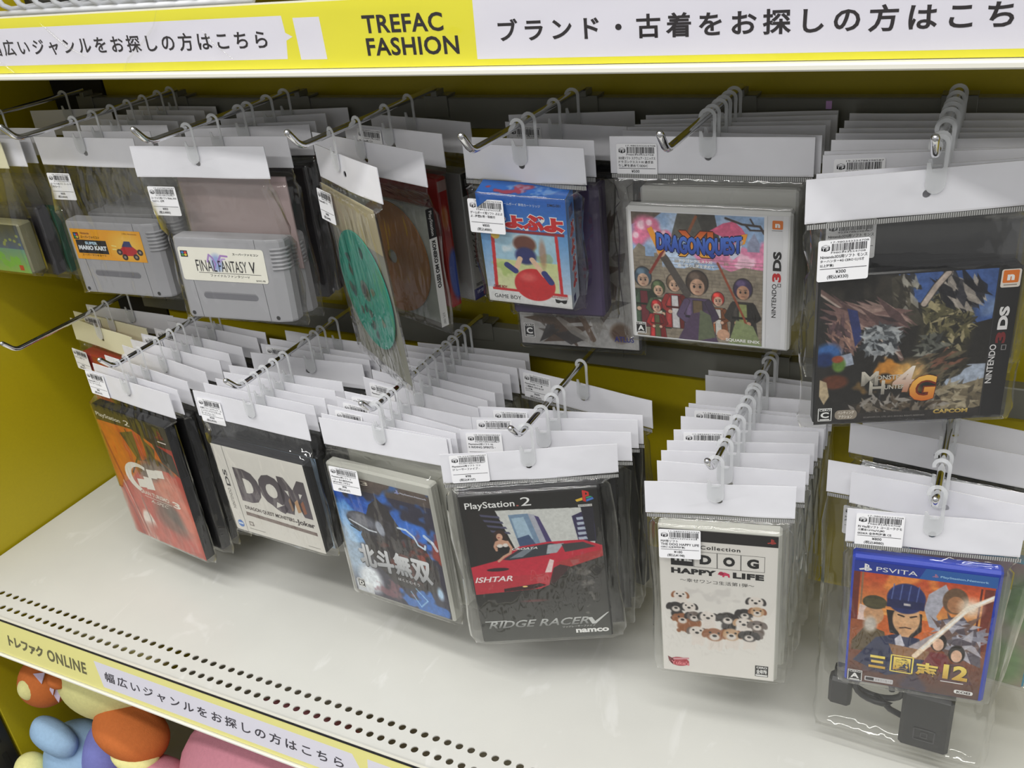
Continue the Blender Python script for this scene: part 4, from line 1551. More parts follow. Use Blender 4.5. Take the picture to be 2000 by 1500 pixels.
def cover_puppies(w, h):                # white cover with a heart of puppies
    s = Sheet(w, h, -0.0003)
    A = Art(w, h, (226, 223, 217), 1.8)
    A.grad(0, 0, 1, .071, (24, 21, 20), (24, 21, 20))
    A.cloud(.5, .42, .5, .06, (200, 196, 192), 3, 12, .5, .45)

    def pup(x, y, k, head, body, ear, muz=None):
        q = k * w / h
        A.ell(x + .01, y + q * 1.1, k * .75, q * .85, body, soft=.25)
        A.ell(x - k * .45, y + q * 1.85, k * .25, q * .3, body, soft=.3)
        A.ell(x + k * .5, y + q * 1.85, k * .25, q * .3, body, soft=.3)
        A.ell(x - k * .85, y - q * .1, k * .35, q * .6, ear, rot=20, soft=.25)
        A.ell(x + k * .85, y - q * .1, k * .35, q * .6, ear, rot=-20, soft=.25)
        A.ell(x, y, k * .9, q * .85, head, soft=.2)
        A.ell(x, y + q * .3, k * .5, q * .45, muz or (220, 212, 204), soft=.4)
        A.ell(x, y + q * .15, k * .22, q * .17, (30, 26, 26), soft=.3)
        A.ell(x - k * .42, y - q * .25, k * .13, q * .13, (30, 26, 26), soft=.3)
        A.ell(x + k * .42, y - q * .25, k * .13, q * .13, (30, 26, 26), soft=.3)
    Wt, Bk, Br, Tn, Gy = (226, 218, 210), (52, 48, 48), (150, 96, 62), (196, 160, 124), (112, 100, 94)
    for x, y, k, a, b, c in ((.171, .443, .05, Wt, Wt, Br), (.13, .529, .055, Bk, Bk, Bk), (.247, .519, .05, Wt, Wt, Bk), (.826, .442, .055, Wt, Wt, Bk),
                             (.734, .532, .055, Bk, Gy, Bk), (.841, .508, .05, Tn, Wt, Br), (.186, .608, .06, Br, Br, Br), (.291, .585, .055, Gy, Br, Bk),
                             (.414, .579, .06, Wt, Wt, Bk), (.587, .575, .065, Bk, Bk, Bk), (.728, .6, .06, Wt, Wt, Tn), (.843, .606, .055, Gy, Gy, Gy),
                             (.315, .693, .06, Wt, Wt, Gy), (.471, .701, .07, Br, Wt, Br), (.62, .688, .065, Tn, Wt, Br), (.775, .686, .06, Bk, Wt, Bk)):
        pup(x, y, k * 1.32, a, b, c)
    s.art(A)
    ps_mark(s, .945, .036, .06, (176, 60, 50))
    s.text('Collection', .352, .093, .69, .118, BLK, bold=.02, sp=1.15, lay=3)
    s.rect(.097, .155, .292, .236, BLK, 2)
    s.text('THE', .11, .168, .28, .205, WHT, bold=.06, lay=3)
    for k, c in enumerate('DOG'):
        x0 = .296 + k * .2
        s.frame(x0, .135, x0 + .199, .238, .35, (60, 58, 56), 2)
        s.text(c, x0 + .05, .155, x0 + .15, .217, BLK, bold=.06, lay=3)
    s.text('HAPPY', .097, .253, .487, .29, BLK, bold=.06, lay=3, sp=1.1)
    s.text('LIFE', .629, .253, .891, .292, BLK, bold=.06, lay=3, sp=1.1)
    P = (206, 52, 92)
    s.ell(.53, .268, .022, .013, P, 3)
    s.poly([(.51, .262), (.56, .258), (.6, .267), (.605, .29), (.59, .29), (.585, .28), (.56, .28), (.555, .29), (.54, .29), (.54, .276), (.5, .276)], P, 3)
    s.text('～幸せワンコ生活第1弾～', .174, .32, .811, .345, (58, 56, 54), lay=3)
    s.ell(.147, .93, .09, .034, (176, 44, 60), 3)
    s.poly([(.04, .895), (.1, .915), (.09, .96), (.05, .93)], (120, 34, 44), 3)
    s.text('Yuke\'s', .07, .925, .24, .955, (226, 120, 130), bold=.03, lay=4)
    s.poly([(.09, .908), (.235, .893), (.238, .905), (.092, .92)], (214, 150, 158), 4)
    s.rect(.834, .894, .951, .974, BLK, 3)
    s.text('CERO', .846, .9, .94, .914, WHT, bold=.03, lay=4)
    s.text('全年齢', .846, .92, .94, .955, WHT, bold=.03, lay=4)
    s.rect(.84, .96, .945, .97, WHT, 4)
    return s.M


def cover_warlords(w, h):               # blue case, robed people before an orange sky
    s = Sheet(w, h, -0.0003)
    s.rect(.012, .03, .975, .11, (30, 54, 150), 1)
    s.poly([(.5, .03), (.975, .03), (.975, .11), (.46, .11)], (36, 96, 170), 2)
    A = Art(w * .955, h * .875, (206, 104, 46))
    A.grad(0, 0, 1, .35, (190, 72, 38), (226, 160, 84))
    A.cloud(.45, .05, .5, .12, (232, 150, 70), 3, 6, .8, .4)
    A.cloud(.75, .12, .3, .1, (226, 96, 50), 4, 6, .7, .4)
    A.rect(0, 0, .05, .5, (110, 44, 34))
    A.rect(.06, 0, .075, .45, (150, 112, 80))
    A.rect(.93, .02, 1, .55, (118, 52, 40))
    A.rect(.9, .02, .915, .5, (90, 36, 32))
    A.poly([(.06, .28), (.14, .3), (.14, .42), (.05, .42)], (226, 200, 190))
    A.grad(0, .55, 1, 1, (140, 76, 48), (84, 54, 46))
    A.poly([(0, .42), (.2, .42), (.2, .6), (0, .66)], (150, 84, 50))
    # old man, left
    A.poly([(.02, .62), (.12, .46), (.26, .5), (.3, .7), (.02, .7)], (92, 76, 50))
    A.ell(.17, .36, .075, .09, (198, 152, 112))
    A.ell(.17, .25, .09, .06, (70, 66, 44))
    A.rect(.1, .22, .25, .29, (84, 78, 50))
    A.ell(.15, .45, .05, .07, (198, 190, 180), soft=.6)
    # man with the dark cap
    A.poly([(.04, .8), (.2, .56), (.36, .5), (.52, .52), (.6, .8), (.3, .9)], (44, 50, 84))
    A.poly([(.26, .3), (.52, .3), (.53, .45), (.47, .52), (.3, .5)], (34, 28, 30))
    A.ell(.41, .36, .1, .14, (218, 172, 128))
    A.poly([(.32, .4), (.5, .4), (.44, .52), (.38, .52)], (212, 164, 120))
    A.line([(.35, .33), (.39, .34)], 1.6, (40, 28, 26))
    A.line([(.44, .34), (.48, .325)], 1.6, (40, 28, 26))
    A.line([(.37, .445), (.41, .435), (.45, .44)], 1.2, (60, 36, 30))
    A.ell(.395, .185, .14, .13, (36, 46, 104))
    A.rect(.26, .2, .53, .27, (30, 36, 84))
    for x in (.3, .36, .42, .48):
        A.line([(x, .07), (x - .01, .2)], .8, (96, 112, 170))
    A.rect(.38, .225, .43, .245, (196, 190, 190))
    A.poly([(.34, .55), (.38, .5), (.42, .6), (.36, .64)], (206, 204, 214))
    # armoured figure, right
    A.poly([(.55, .12), (.66, .02), (.7, .1), (.62, .3), (.68, .42), (.58, .4), (.53, .25)], (176, 176, 188))
    A.ell(.74, .15, .09, .11, (110, 84, 62))
    A.ell(.745, .18, .06, .07, (176, 124, 86))
    A.poly([(.62, .34), (.8, .26), (.95, .45), (.98, .7), (.7, .6)], (92, 84, 96))
    A.shards(.8, .45, .14, .14, 60, 10, [(150, 150, 164), (84, 76, 88), (196, 194, 204), (110, 84, 76)], 5)
    A.poly([(.45, .6), (.66, .42), (.7, .48), (.5, .68)], (176, 166, 170))
    A.poly([(.3, .6), (.6, .62), (.62, .7), (.35, .72)], (150, 108, 74))
    # two women
    for x, y, c in ((.66, .54, (120, 44, 52)), (.8, .62, (92, 56, 62))):
        A.poly([(x - .12, y + .25), (x - .05, y + .08), (x + .06, y + .08), (x + .14, y + .25)], c)
        A.ell(x, y - .015, .06, .08, (34, 26, 28))
        A.ell(x, y + .005, .04, .055, (226, 184, 156))
    A.line([(.5, .68), (.83, .2), (1, .08)], 4.5, (255, 236, 210), .85)
    A.line([(.55, .6), (.84, .2), (1, .07)], 2, (255, 252, 244))
    A.ell(.85, .19, .07, .07, (255, 244, 226), soft=1.2, al=.9)
    A.grad(0, .86, 1, 1, (70, 56, 62), (84, 58, 48)) if False else None
    A.cloud(.3, .9, .5, .14, (58, 56, 84), 9, 6, .7, .4)
    A.grain(.13, 40, 6)
    s.art(A, .012, .11, .967, .985, 1)
    ps_mark(s, .09, .078, .075, WHT)
    s.text('PSVITA', .165, .06, .447, .092, WHT, bold=.0, lay=4)
    s.text('PlayStation.Network', .6, .068, .918, .087, (150, 196, 232), bold=.03, lay=4)
    ps_mark(s, .566, .075, .035, (176, 120, 150))
    G1, G2 = (248, 226, 110), (206, 160, 60)
    for c, x0, y0, x1, y1 in (('三', .168, .747, .29, .85), ('志', .508, .745, .664, .85), ('12', .7, .73, .873, .848)):
        s.text(c, x0 + .006, y0 + .004, x1 + .006, y1 + .005, (50, 34, 20), bold=.07, lay=4)
        s.text(c, x0, y0, x1, y1, G1, bold=.045, lay=5, col2=G2)
    s.frame(.322, .717, .489, .857, 1.2, G1, 5)
    s.text('國', .345, .735, .468, .842, G1, bold=.045, lay=5, col2=G2)
    s.rect(.69, .868, .85, .874, WHT, 4)
    s.rect(.147, .93, .357, .968, (200, 198, 200), 4, r=.8)
    s.rect(.155, .937, .215, .961, (40, 36, 40), 5)
    s.text('メモリーカード', .225, .94, .35, .958, (70, 66, 70), lay=5)
    s.rect(.794, .924, .926, .954, WHT, 4, r=1.6)
    s.text('KOEI', .812, .93, .908, .949, (60, 40, 36), bold=.04, lay=5)
    age_mark(s, .019, .893, .126, .983, 'A')
    return s.M


def cover_small_box(w, h):              # blue and white carton, red lettering
    s = Sheet(w, h, -0.0003)
    A = Art(w, h, (66, 128, 200))
    A.grad(0, 0, 1, .3, (34, 96, 186), (70, 132, 206))
    A.grad(0, .3, 1, .86, (96, 156, 214), (196, 212, 228))
    A.grad(0, .86, 1, 1, (224, 226, 226), (228, 228, 226))
    A.rect(.12, .33, .86, .87, (168, 206, 226))
    A.cloud(.4, .42, .3, .12, (226, 236, 240), 3, 7, .8, .4)
    A.cloud(.65, .5, .25, .14, (150, 176, 140), 4, 9, .8, .4)
    A.grad(.12, .58, .86, .87, (206, 214, 150), (222, 226, 180))
    A.cloud(.3, .68, .3, .1, (170, 196, 110), 6, 8, .7, .45)
    A.ell(.7, .5, .04, .13, (176, 128, 100), soft=.6, al=.7)
    R = (206, 44, 48)
    A.rect(.05, .3, .96, .325, (150, 40, 44))
    A.poly([(.12, .32), (.16, .32), (.13, .88), (.09, .88)], R)
    A.poly([(.85, .32), (.885, .32), (.905, .88), (.87, .88)], R)
    A.rect(.06, .86, .95, .885, R)
    # a plain red ball and a blue ribbon of paint as a neutral stand-in
    A.ell(.575, .8, .24, .155, R, soft=.05)
    A.ell(.5, .73, .09, .04, (226, 96, 92), soft=.9)
    A.ell(.5, .42, .13, .075, (112, 66, 52), soft=.3)
    A.ell(.5, .53, .12, .08, (44, 50, 110), soft=.3)
    A.line([(.43, .56), (.36, .68)], 5, (232, 196, 166))
    A.line([(.57, .56), (.7, .7)], 5, (232, 196, 166))
    A.line([(.27, .63), (.36, .68)], 6, (48, 58, 126))
    A.line([(.7, .68), (.77, .76)], 6, (48, 58, 126))
    A.ell(.17, .36, .05, .035, (232, 196, 80))
    A.grain(.05, 30, 4)
    s.art(A)
    for k, (c, x0, x1, y0, y1) in enumerate((('ぷ', .1, .31, .18, .29), ('よ', .3, .52, .17, .285), ('ぷ', .5, .75, .15, .29), ('よ', .74, .97, .165, .29))):
        s.text(c, x0 - .01, y0 - .008, x1 + .01, y1 + .008, WHT, bold=.11, lay=3)
        s.text(c, x0, y0, x1, y1, (206, 40, 44), bold=.07, lay=4)
    s.text('DMG-001', .801, .045, .944, .068, (30, 40, 70), bold=.02, lay=3)
    s.text('ゲームボーイ 専用カートリッジ', .28, .06, .72, .085, (206, 222, 240), bold=.01, lay=3)
    s.text('GAME BOY', .07, .924, .392, .962, (34, 34, 38), bold=.0, lay=4)
    s.text('GAME BOY', .075, .835, .24, .862, (150, 40, 44), bold=.04, lay=4)
    s.text('BANPRESTO', .765, .885, .955, .905, (170, 60, 50), bold=.0, lay=4)
    s.poly([(.8, .915), (.87, .925), (.945, .915), (.93, .95), (.9, .955), (.87, .94), (.84, .955), (.81, .95)], BLK, 4)
    return s.M


def side_small_box(d, h):               # right side panel of the carton
    s = Sheet(d, h)
    A = Art(d, h, (70, 130, 206))
    A.grad(0, .2, 1, 1, (96, 150, 214), (214, 222, 230))
    s.art(A)
    for k, c in enumerate('ぷよぷよ'):
        y = .24 + k * .155
        s.text(c, .2, y - .005, .86, y + .135, WHT, bold=.1, lay=3)
        s.text(c, .24, y, .82, y + .13, (206, 40, 44), bold=.07, lay=4)
    s.rect(.3, .1, .8, .2, (52, 60, 120), 3)
    s.rect(.2, .9, .5, .97, (40, 46, 110), 3)
    return s.M


def cart_label_white(w, h):
    s = Sheet(w, h, -0.0004)
    s.rect(0, 0, 1, 1, (232, 230, 218), 0, r=3)
    s.rect(.025, .11, .11, .3, (40, 36, 40), 2)
    s.ell(.05, .17, .016, .035, (60, 120, 190), 3)
    s.ell(.085, .17, .016, .035, (206, 60, 50), 3)
    s.ell(.05, .24, .016, .035, (70, 150, 80), 3)
    s.ell(.085, .24, .016, .035, (226, 190, 60), 3)
    s.text('スーパーファミコン', .64, .13, .94, .2, (40, 38, 38), bold=.03, lay=2)
    A = Art(34, 24, (232, 230, 218), 2)
    A.ell(.45, .55, .22, .42, (150, 170, 214), soft=.7)
    A.line([(.1, .5), (.2, .15), (.32, .3), (.4, .6), (.3, .9)], 2.2, (160, 130, 190))
    A.line([(.5, .5), (.65, .18), (.9, .2)], 2.2, (160, 120, 186))
    A.line([(.52, .6), (.7, .34), (.8, .34)], 1.6, (176, 150, 206))
    s.art(A, .3, .12, .6, .72, 1)
    s.text('FINAL', .185, .37, .425, .71, (36, 34, 38), bold=.0, lay=4)
    s.text('FANTASY', .45, .37, .78, .71, (36, 34, 38), bold=.0, lay=4)
    s.text('V', .81, .37, .88, .71, (36, 34, 38), bold=.015, lay=4)
    s.rect(.2, .745, .93, .757, (40, 38, 40), 3)
    s.text('ファイナルファンタジーV', .33, .79, .79, .87, (48, 46, 46), bold=.0, lay=3)
    s.text('SHVC-FB', .86, .9, .965, .95, (70, 68, 66), bold=.01, lay=3)
    return s.M


def cart_label_orange(w, h):
    s = Sheet(w, h, -0.0004)
    A = Art(w, h, (228, 160, 40), 2)
    A.ell(.76, .5, .2, .4, (236, 190, 80), soft=1.0)
    # plain small racing buggy without a driver
    A.poly([(.63, .66), (.7, .52), (.84, .5), (.9, .62), (.86, .8), (.68, .82)], (184, 46, 50))
    A.poly([(.69, .52), (.74, .34), (.82, .34), (.84, .52)], (60, 66, 110))
    for x, y in ((.64, .7), (.7, .86), (.86, .84), (.93, .68)):
        A.ell(x, y, .04, .1, (52, 46, 48))
        A.ell(x, y, .018, .045, (150, 140, 130))
    A.line([(.55, .5), (.61, .52)], 1.2, (236, 226, 140))
    A.line([(.55, .62), (.6, .62)], 1.2, (236, 226, 140))
    s.art(A)
    s.rect(.03, .12, .105, .34, (36, 34, 36), 2)
    s.ell(.055, .19, .014, .04, (60, 120, 190), 3)
    s.ell(.083, .19, .014, .04, (206, 60, 50), 3)
    s.ell(.055, .27, .014, .04, (70, 150, 80), 3)
    s.ell(.083, .27, .014, .04, (226, 190, 60), 3)
    s.text('Nintendo', .14, .1, .27, .17, (120, 60, 30), bold=.02, lay=2)
    s.text('スーパーファミコン', .13, .22, .4, .31, (60, 40, 24), bold=.03, lay=2)
    s.text('1992 Nintendo', .75, .07, .95, .12, (120, 70, 30), bold=.0, lay=2)
    s.rect(.04, .36, .48, .8, (30, 26, 30), 2)
    s.text('SUPER', .17, .41, .35, .51, (176, 206, 226), bold=.05, lay=3)
    s.text('MARIO KART', .06, .54, .465, .69, (220, 226, 232), bold=.06, lay=3)
    s.text('スーパーマリオカート', .08, .82, .43, .89, (70, 44, 24), bold=.02, lay=3)
    return s.M


def plain_cover(w, h, base, accents, seed, title=None, tcol=WHT):
    s = Sheet(w, h, -0.0003)
    A = Art(w, h, base, .5)
    r = random.Random(seed)
    for _ in range(6):
        A.ell(r.random(), .3 + r.random() * .6, .15 + r.random() * .2, .1 + r.random() * .15, r.choice(accents), rot=r.random() * 90, soft=.7, al=.8)
    A.grain(.1, 20, seed)
    s.art(A)
    if title:
        s.text(title[0], *title[1:], tcol, bold=.03)
    return s.M


# ------------------------------------------------------------------ the packs
ORD = ['front', 'second', 'third', 'fourth', 'fifth', 'sixth', 'seventh', 'eighth', 'ninth', 'tenth', 'eleventh', 'twelfth', 'thirteenth']
ZT = {'U': -0.205, 'L': -0.470}
rad = math.radians


def frame_of(hk, mx, my, yaw):
    return (mx / 1000, my / 1000, ZC + ZT[hk[0]]), rad(yaw)


def base_pack(hk, i, mx, my, yaw, Wm, label, cream=False, crumple=0.0008, hasgroup=True):
    loc, rz = frame_of(hk, mx, my, yaw)
    t = empty('bagged_game', loc, rz)
    tag(t, label, 'game pack', 'bagged games on ' + WHERE[hk])
    h = header_mesh(Wm / 1000, 0.032, i * 13 + ord(hk[1]), crumple)
    h.build('header_card', M_CREAM if cream else M_PAPER, t)
    rl = RODZ[hk[0]] - ZT[hk[0]]
    tb = shared(('tab', hk[0]), lambda: tab_mesh(rl + 0.0063, -0.0172), 'hang_tab', M_TAB, t)
    tb.location = ((HX[hk] - mx / 1000 + math.sin(rz) * -0.0026) / max(0.5, math.cos(rz)), -0.0022, 0)
    return t


def case_matrix(x, y, z, dyaw=0, pitch=0, roll=0):
    """front-centre of the case in the pack's frame (mm, degrees)"""
    R_ = Matrix.Rotation(rad(dyaw), 4, 'Z') @ Matrix.Rotation(rad(pitch), 4, 'X') @ Matrix.Rotation(rad(roll), 4, 'Y')
    return Matrix.Translation((x / 1000, y / 1000, z / 1000)) @ R_


def add_bag(t, Wm, Mc, w, h, d, seed, crimp=False, **k):
    b = bag_mesh(Wm / 1000, Mc, w / 1000, h / 1000, d / 1000, seed, **k).build('plastic_bag', M_FILM, t)
    if crimp:
        crimp_mesh(Wm / 1000).build('crimped_seal', M_PRINT, b)
    return b


def put(o, Mc):
    o.matrix_basis = Mc
    return o


CARTM = [M_CART, M_CARTD, mat('cartridge_slot_rim', (134, 134, 138), 0.55), mat('cartridge_slot_floor', (112, 112, 118), 0.6), M_SCREW]
CYAW = {'L1': -7, 'L2': -2.3, 'L3': -6.4, 'L4': 21, 'L5': 11.2, 'U1': 5.7, 'U2': 7.7, 'U4': 6, 'U5': 2.5, 'U6': 18}
CASEY = {}          # next free depth for a case on each hook


def front_pack(hk, mid, yaw, Wm, loc, size, ang, label, shell, depth, cover, lab=None, crimp=False, inset=(0, 0), mats=None, name='game_case', bagk=None, cov_off=(0, 0)):
    t = base_pack(hk, 0, mid[0], mid[1], yaw, Wm, label)
    Mc = case_matrix(*loc, *ang)
    w, h = size[0] + inset[0], size[1] + inset[1]
    Ms = Mc @ Matrix.Translation((cov_off[0] / 1000, 0, cov_off[1] / 1000))
    c = put(shell(w / 1000, h / 1000, depth / 1000).build(name, mats, t), Ms)
    if cover:
        k = cover(*size).build('cover_sheet', M_PRINT, c)
        k.location = (-cov_off[0] / 1000, 0, -cov_off[1] / 1000)
    add_bag(t, Wm, Ms, w, h, depth, hash(hk) % 7 if False else ord(hk[0]) + ord(hk[1]), crimp, **(bagk or {}))
    if lab:
        label_meshes(*lab[0], t, -Wm / 2000 + lab[1] / 1000, lab[3] / 1000, -lab[2] / 1000, rot=rad(lab[4] if len(lab) > 4 else 0))
    CASEY[hk] = mid[1] + loc[1] + depth + max(0, h / 2 * math.sin(rad(ang[1])))
    return t, c, Mc


DVDM = [M_BLACK, M_DARK]
front_pack('L4', (-367, 670.2), 24.2, 166, (-1.6, -8.6, -132.7), (131.1, 184.5), (-1.2, 0.9, -1.6),
           'bagged black case game with a red sports car cover, at the front of its hook', dvd_shell, 14, cover_red_car,
           ((('Playstation2用ソフト リッ', 'ジ レーサーファイブ -'), '¥98', '(税込¥107)'), 9, 0.5, -1.6), True, (3, 2), DVDM)
front_pack('L3', (-526.2, 662.7), 0.5, 152, (-10.4, -6.7, -142.9), (135.3, 155.3), (-6.9, -1.1, -2.9),
           'bagged clear case game with a blue flame cover and big steel title', lambda w, h, d: ds_shell(w, h, d), 14, cover_blue_flame,
           ((('Playstation3用ソフト コ', 'ーエー 北斗無双/PS3/B', 'LJM-60198/D 17才以上'), '¥98', '(税込¥107)'), 8, 51, -10.5), False, (7, 14), [M_CLEAR, M_CLEAR], cov_off=(0, 4))
front_pack('L1', (-882.7, 665.6), -7.5, 159, (-11.2, -4.3, -142.2), (138.5, 195), (.5, 1.3, 1.0),
           'bagged black case game with an orange red close-up car cover', dvd_shell, 14, cover_orange_car,
           ((('Playstation2用ソフト グ', 'ラン ツーリスモ3 -'), '¥98', '(税込¥107)'), 2, 1, -1.6), False, (0, 0), DVDM)
front_pack('L2', (-701.4, 666.6), -3.0, 164, (10.4, -13.6, -114.1), (133, 121.4), (.7, 2.6, .2),
           'bagged black case game with a white cover of big dark letters', ds_shell, 15, cover_letters,
           ((('DS用ソフト スクウェア・エ', 'ニックス ドラクエモンス', 'ターズ ジョーカー'), '¥500', '(税込¥550)'), 5, 7, -1.6), False, (1, 1), DVDM, bagk=dict(wr=0.0024))
front_pack('L5', (-185.9, 668.9), 13.8, 126, (-.6, -8.6, -127), (101.1, 170.5), (-2.6, 1.9, 0),
           'bagged clear case game with many puppies on a white cover', ds_shell, 13, cover_puppies,
           ((('PSP用ソフト', 'THE DOG HAPPY LIFE', 'CERO A(全年齢対象)'), '¥180', '(税込¥198)'), 12, 40, -13.5), True, (4, 4), [M_CLEAR, M_CLEAR], cov_off=(1, 1))
front_pack('L6', (-18, 677), 9.7, 128, (-1, -2.9, -114.4), (110.2, 141.6), (-3.2, 1.7, -.5),
           'bagged bright blue case game showing robed people and gold title', ds_shell, 12, cover_warlords,
           ((('PS Vita用ソフト コーエーテクモ', '三國志12/Vita/VLJM3', '0034/A 全年齢対象 CE'), '¥800', '(税込¥880)'), 7, 2, -1.8, 0), True, (1, 1), [M_BLUE, M_BLUE])
front_pack('U5', (-226.4, 779.6), 2.8, 171, (1.5, -11.4, -122.3), (141.8, 129.4), (-.3, 3.8, .4),
           'bagged white case game with pink smoke, castle wall and crowd cover', ds_shell, 13, cover_castle,
           ((('3DS用ソフト スクウェア・エニックス', 'ドラゴンクエストXI 過ぎ去', 'りし時を求めて/3DS/C'), '¥500', '(税込¥550)'), 6, 6, -1.6), True, (1, 1), [M_WHITE, M_WHITE])
front_pack('U6', (-50.1, 705.4), 25.6, 166, (-.3, -5.3, -135.5), (139, 126.9), (-5.1, 2.4, -.9),
           'bagged black case game with grey rock creature cover and blue sky', ds_shell, 13, cover_rocks,
           ((('Nintendo3DS用ソフト モンス', 'ターハンター4G CERO C(15才', '以上対象)'), '¥300', '(税込¥330)'), 7, 41, -12), True, (1, 1), [M_BLACK, M_DARK], bagk=dict(wr=0.002))
t, c, Mc = front_pack('U4', (-379.6, 739.3), -2.5, 120, (.6, -10.8, -93.8), (81.6, 116.1), (8.9, 12.8, 4.4),
                      'bagged small blue and white carton with red lettering and red ball', lambda w, h, d: ds_shell(w, h, d), 22, cover_small_box,
                      ((('ゲームボーイ用ソフト ぷよぷ', 'よ - 程度B 箱・取説付'), '¥800', '(税込¥880)'), 16, 41, -27), True, (0, 0), [mat('white_carton', (214, 220, 226), 0.45)] * 2, name='carton', bagk=dict(flap=0.012))
k = side_small_box(22, 116.1).build('side_panel', M_PRINT, c)
k.location = (81.6 / 2000 + 0.0004, 0.011, 0)
k.rotation_euler = (0, 0, rad(90))
m = Sheet(81.6, 22)
A = Art(81.6, 22, (40, 104, 190))
A.cloud(.4, .5, .5, .5, (190, 50, 56), 4, 9, .8, .5)
A.cloud(.7, .5, .5, .5, (170, 190, 220), 6, 12, .5, .55)
m.art(A)
k = m.M.build('top_panel', M_PRINT, c)
k.location = (0, 0.011, 116.1 / 2000 + 0.0004)
k.rotation_euler = (rad(-90), 0, 0)
for nm, hk, mid, yaw, Wm, loc, size, ang, lbl, cov, lab, lb in (
        ('w', 'U2', (-727.3, 708.7), 4.1, 167, (15.2, -10.2, -137.8), (131.9, 89.6), (3.6, -1.5, 1.0),
         'bagged grey game cartridge with a white label and purple drawing', cart_label_white,
         ((('スーファミ用ソフト FINAL FAN', 'TASY V - 付箋'), '¥800', '(税込¥880)'), 15, 40, -7), (.043, .834, .115, .526)),
        ('o', 'U1', (-910.8, 729.5), 1.5, 152, (1.4, -2.6, -140.6), (130.5, 88.7), (4.2, .6, .9),
         'bagged grey game cartridge with an orange label', cart_label_orange,
         ((('スーファミ用ソフト スーパーマ', 'リオカート -'), '¥600', '(税込¥660)'), 7, 40, -4), (.05, .83, .10, .52))):
    t = base_pack(hk, 0, mid[0], mid[1], yaw, Wm, lbl, crumple=0.0015)
    Mc = case_matrix(*loc, *ang)
    c = put(cart_shell(size[0] / 1000, size[1] / 1000).build('game_cartridge', CARTM, t), Mc)
    u0, u1, v0, v1 = lb
    k = cov((u1 - u0) * size[0], (v1 - v0) * size[1]).build('cartridge_label', M_PRINT, c)
    k.location = (((u0 + u1) / 2 - .5) * size[0] / 1000, 0, (.5 - (v0 + v1) / 2) * size[1] / 1000)
    add_bag(t, Wm, Mc, size[0], size[1], 20, ord(nm), False, flap=0.012, wr=0.003)
    label_meshes(*lab[0], t, -Wm / 2000 + lab[1] / 1000, lab[3] / 1000, -lab[2] / 1000)
    CASEY[hk] = mid[1] + loc[1] + 23

# loose teal disc in a paper sleeve
WHERE_U3 = WHERE['U3']
t = base_pack('U3', 0, -535.9, 694.4, -30.1, 136, 'bagged loose teal disc in a creased paper sleeve, hanging askew', crumple=0.003)
Mc = case_matrix(2, -2.0, -130, -3, 3, 0)
m = MB()
N, vs, fs = 64, [], []
for y in (-0.0006, 0.0006):
    for rr in (0.0075, 0.06):
        vs += [(rr * math.cos(2 * math.pi * q / N), y, rr * math.sin(2 * math.pi * q / N)) for q in range(N)]
for q in range(N):
    q2 = (q + 1) % N
    fs += [(q, N + q, N + q2, q2), (2 * N + q, 2 * N + q2, 3 * N + q2, 3 * N + q), (N + q, 3 * N + q, 3 * N + q2, N + q2), (q, q2, 2 * N + q2, 2 * N + q)]
m.add(vs, [f[::-1] for f in fs])
d = put(m.build('disc', M_TEALDISC, t), Mc)
s = Sheet(120, 120, -0.0009)
for k_ in range(14):
    r = random.Random(k_ + 3)
    a, q = r.random() * 6.28, r.uniform(.17, .4)
    x, y = .5 + q * math.cos(a), .5 + q * math.sin(a)
    if math.hypot(x - .5, y - .5) < .4:
        s.poly([(x + r.uniform(.02, .06) * math.cos(b_ * 1.05), y + r.uniform(.02, .07) * math.sin(b_ * 1.05)) for b_ in range(6)], r.choice([(24, 74, 70), (60, 80, 66), (92, 110, 84), (20, 92, 80)]), 1)
s.ell(.5, .5, .09, .09, (70, 96, 84), 2)
s.ell(.5, .5, .055, .055, (30, 30, 30), 3)
s.M.build('disc_print', M_PRINT, d)
m = MB()
m.box(-0.064, 0.064, 0.0012, 0.0018, 0.052, 0.094)
put(m.build('paper_insert', mat('aged_insert_paper', (158, 148, 118), 0.6, noise=0.06, nscale=30), t), Mc)
m = MB()
m.box(-0.063, 0.063, 0.0020, 0.0024, -0.082, 0.094)
put(m.build('sleeve_back', mat('grey_sleeve_paper', (124, 124, 114), 0.6, noise=0.12, nscale=24), t), Mc)
add_bag(t, 136, Mc @ Matrix.Translation((0, -0.001, 0.004)), 128, 172, 4, 77, False, flap=0.004, wr=0.002, tail=0.008)
label_meshes(('Playstation用ソフト',), '¥400', '(税込¥440)', t, -0.067, -0.0058, -0.041, rot=0, w=34)
CASEY['U3'] = 708


# ---- packs hanging behind the front ones
def black_dvd(t, Mc, w=135, h=190, d=14):
    return put(shared('dvd', lambda: dvd_shell(.135, .190, .014), 'game_case', DVDM, t), Mc), (135, 190, 14)


def small_case(key, mats, w, h, d):
    def f(t, Mc):
        return put(shared(key, lambda: ds_shell(w / 1000, h / 1000, d / 1000), 'game_case', mats, t), Mc), (w, h, d)
    return f


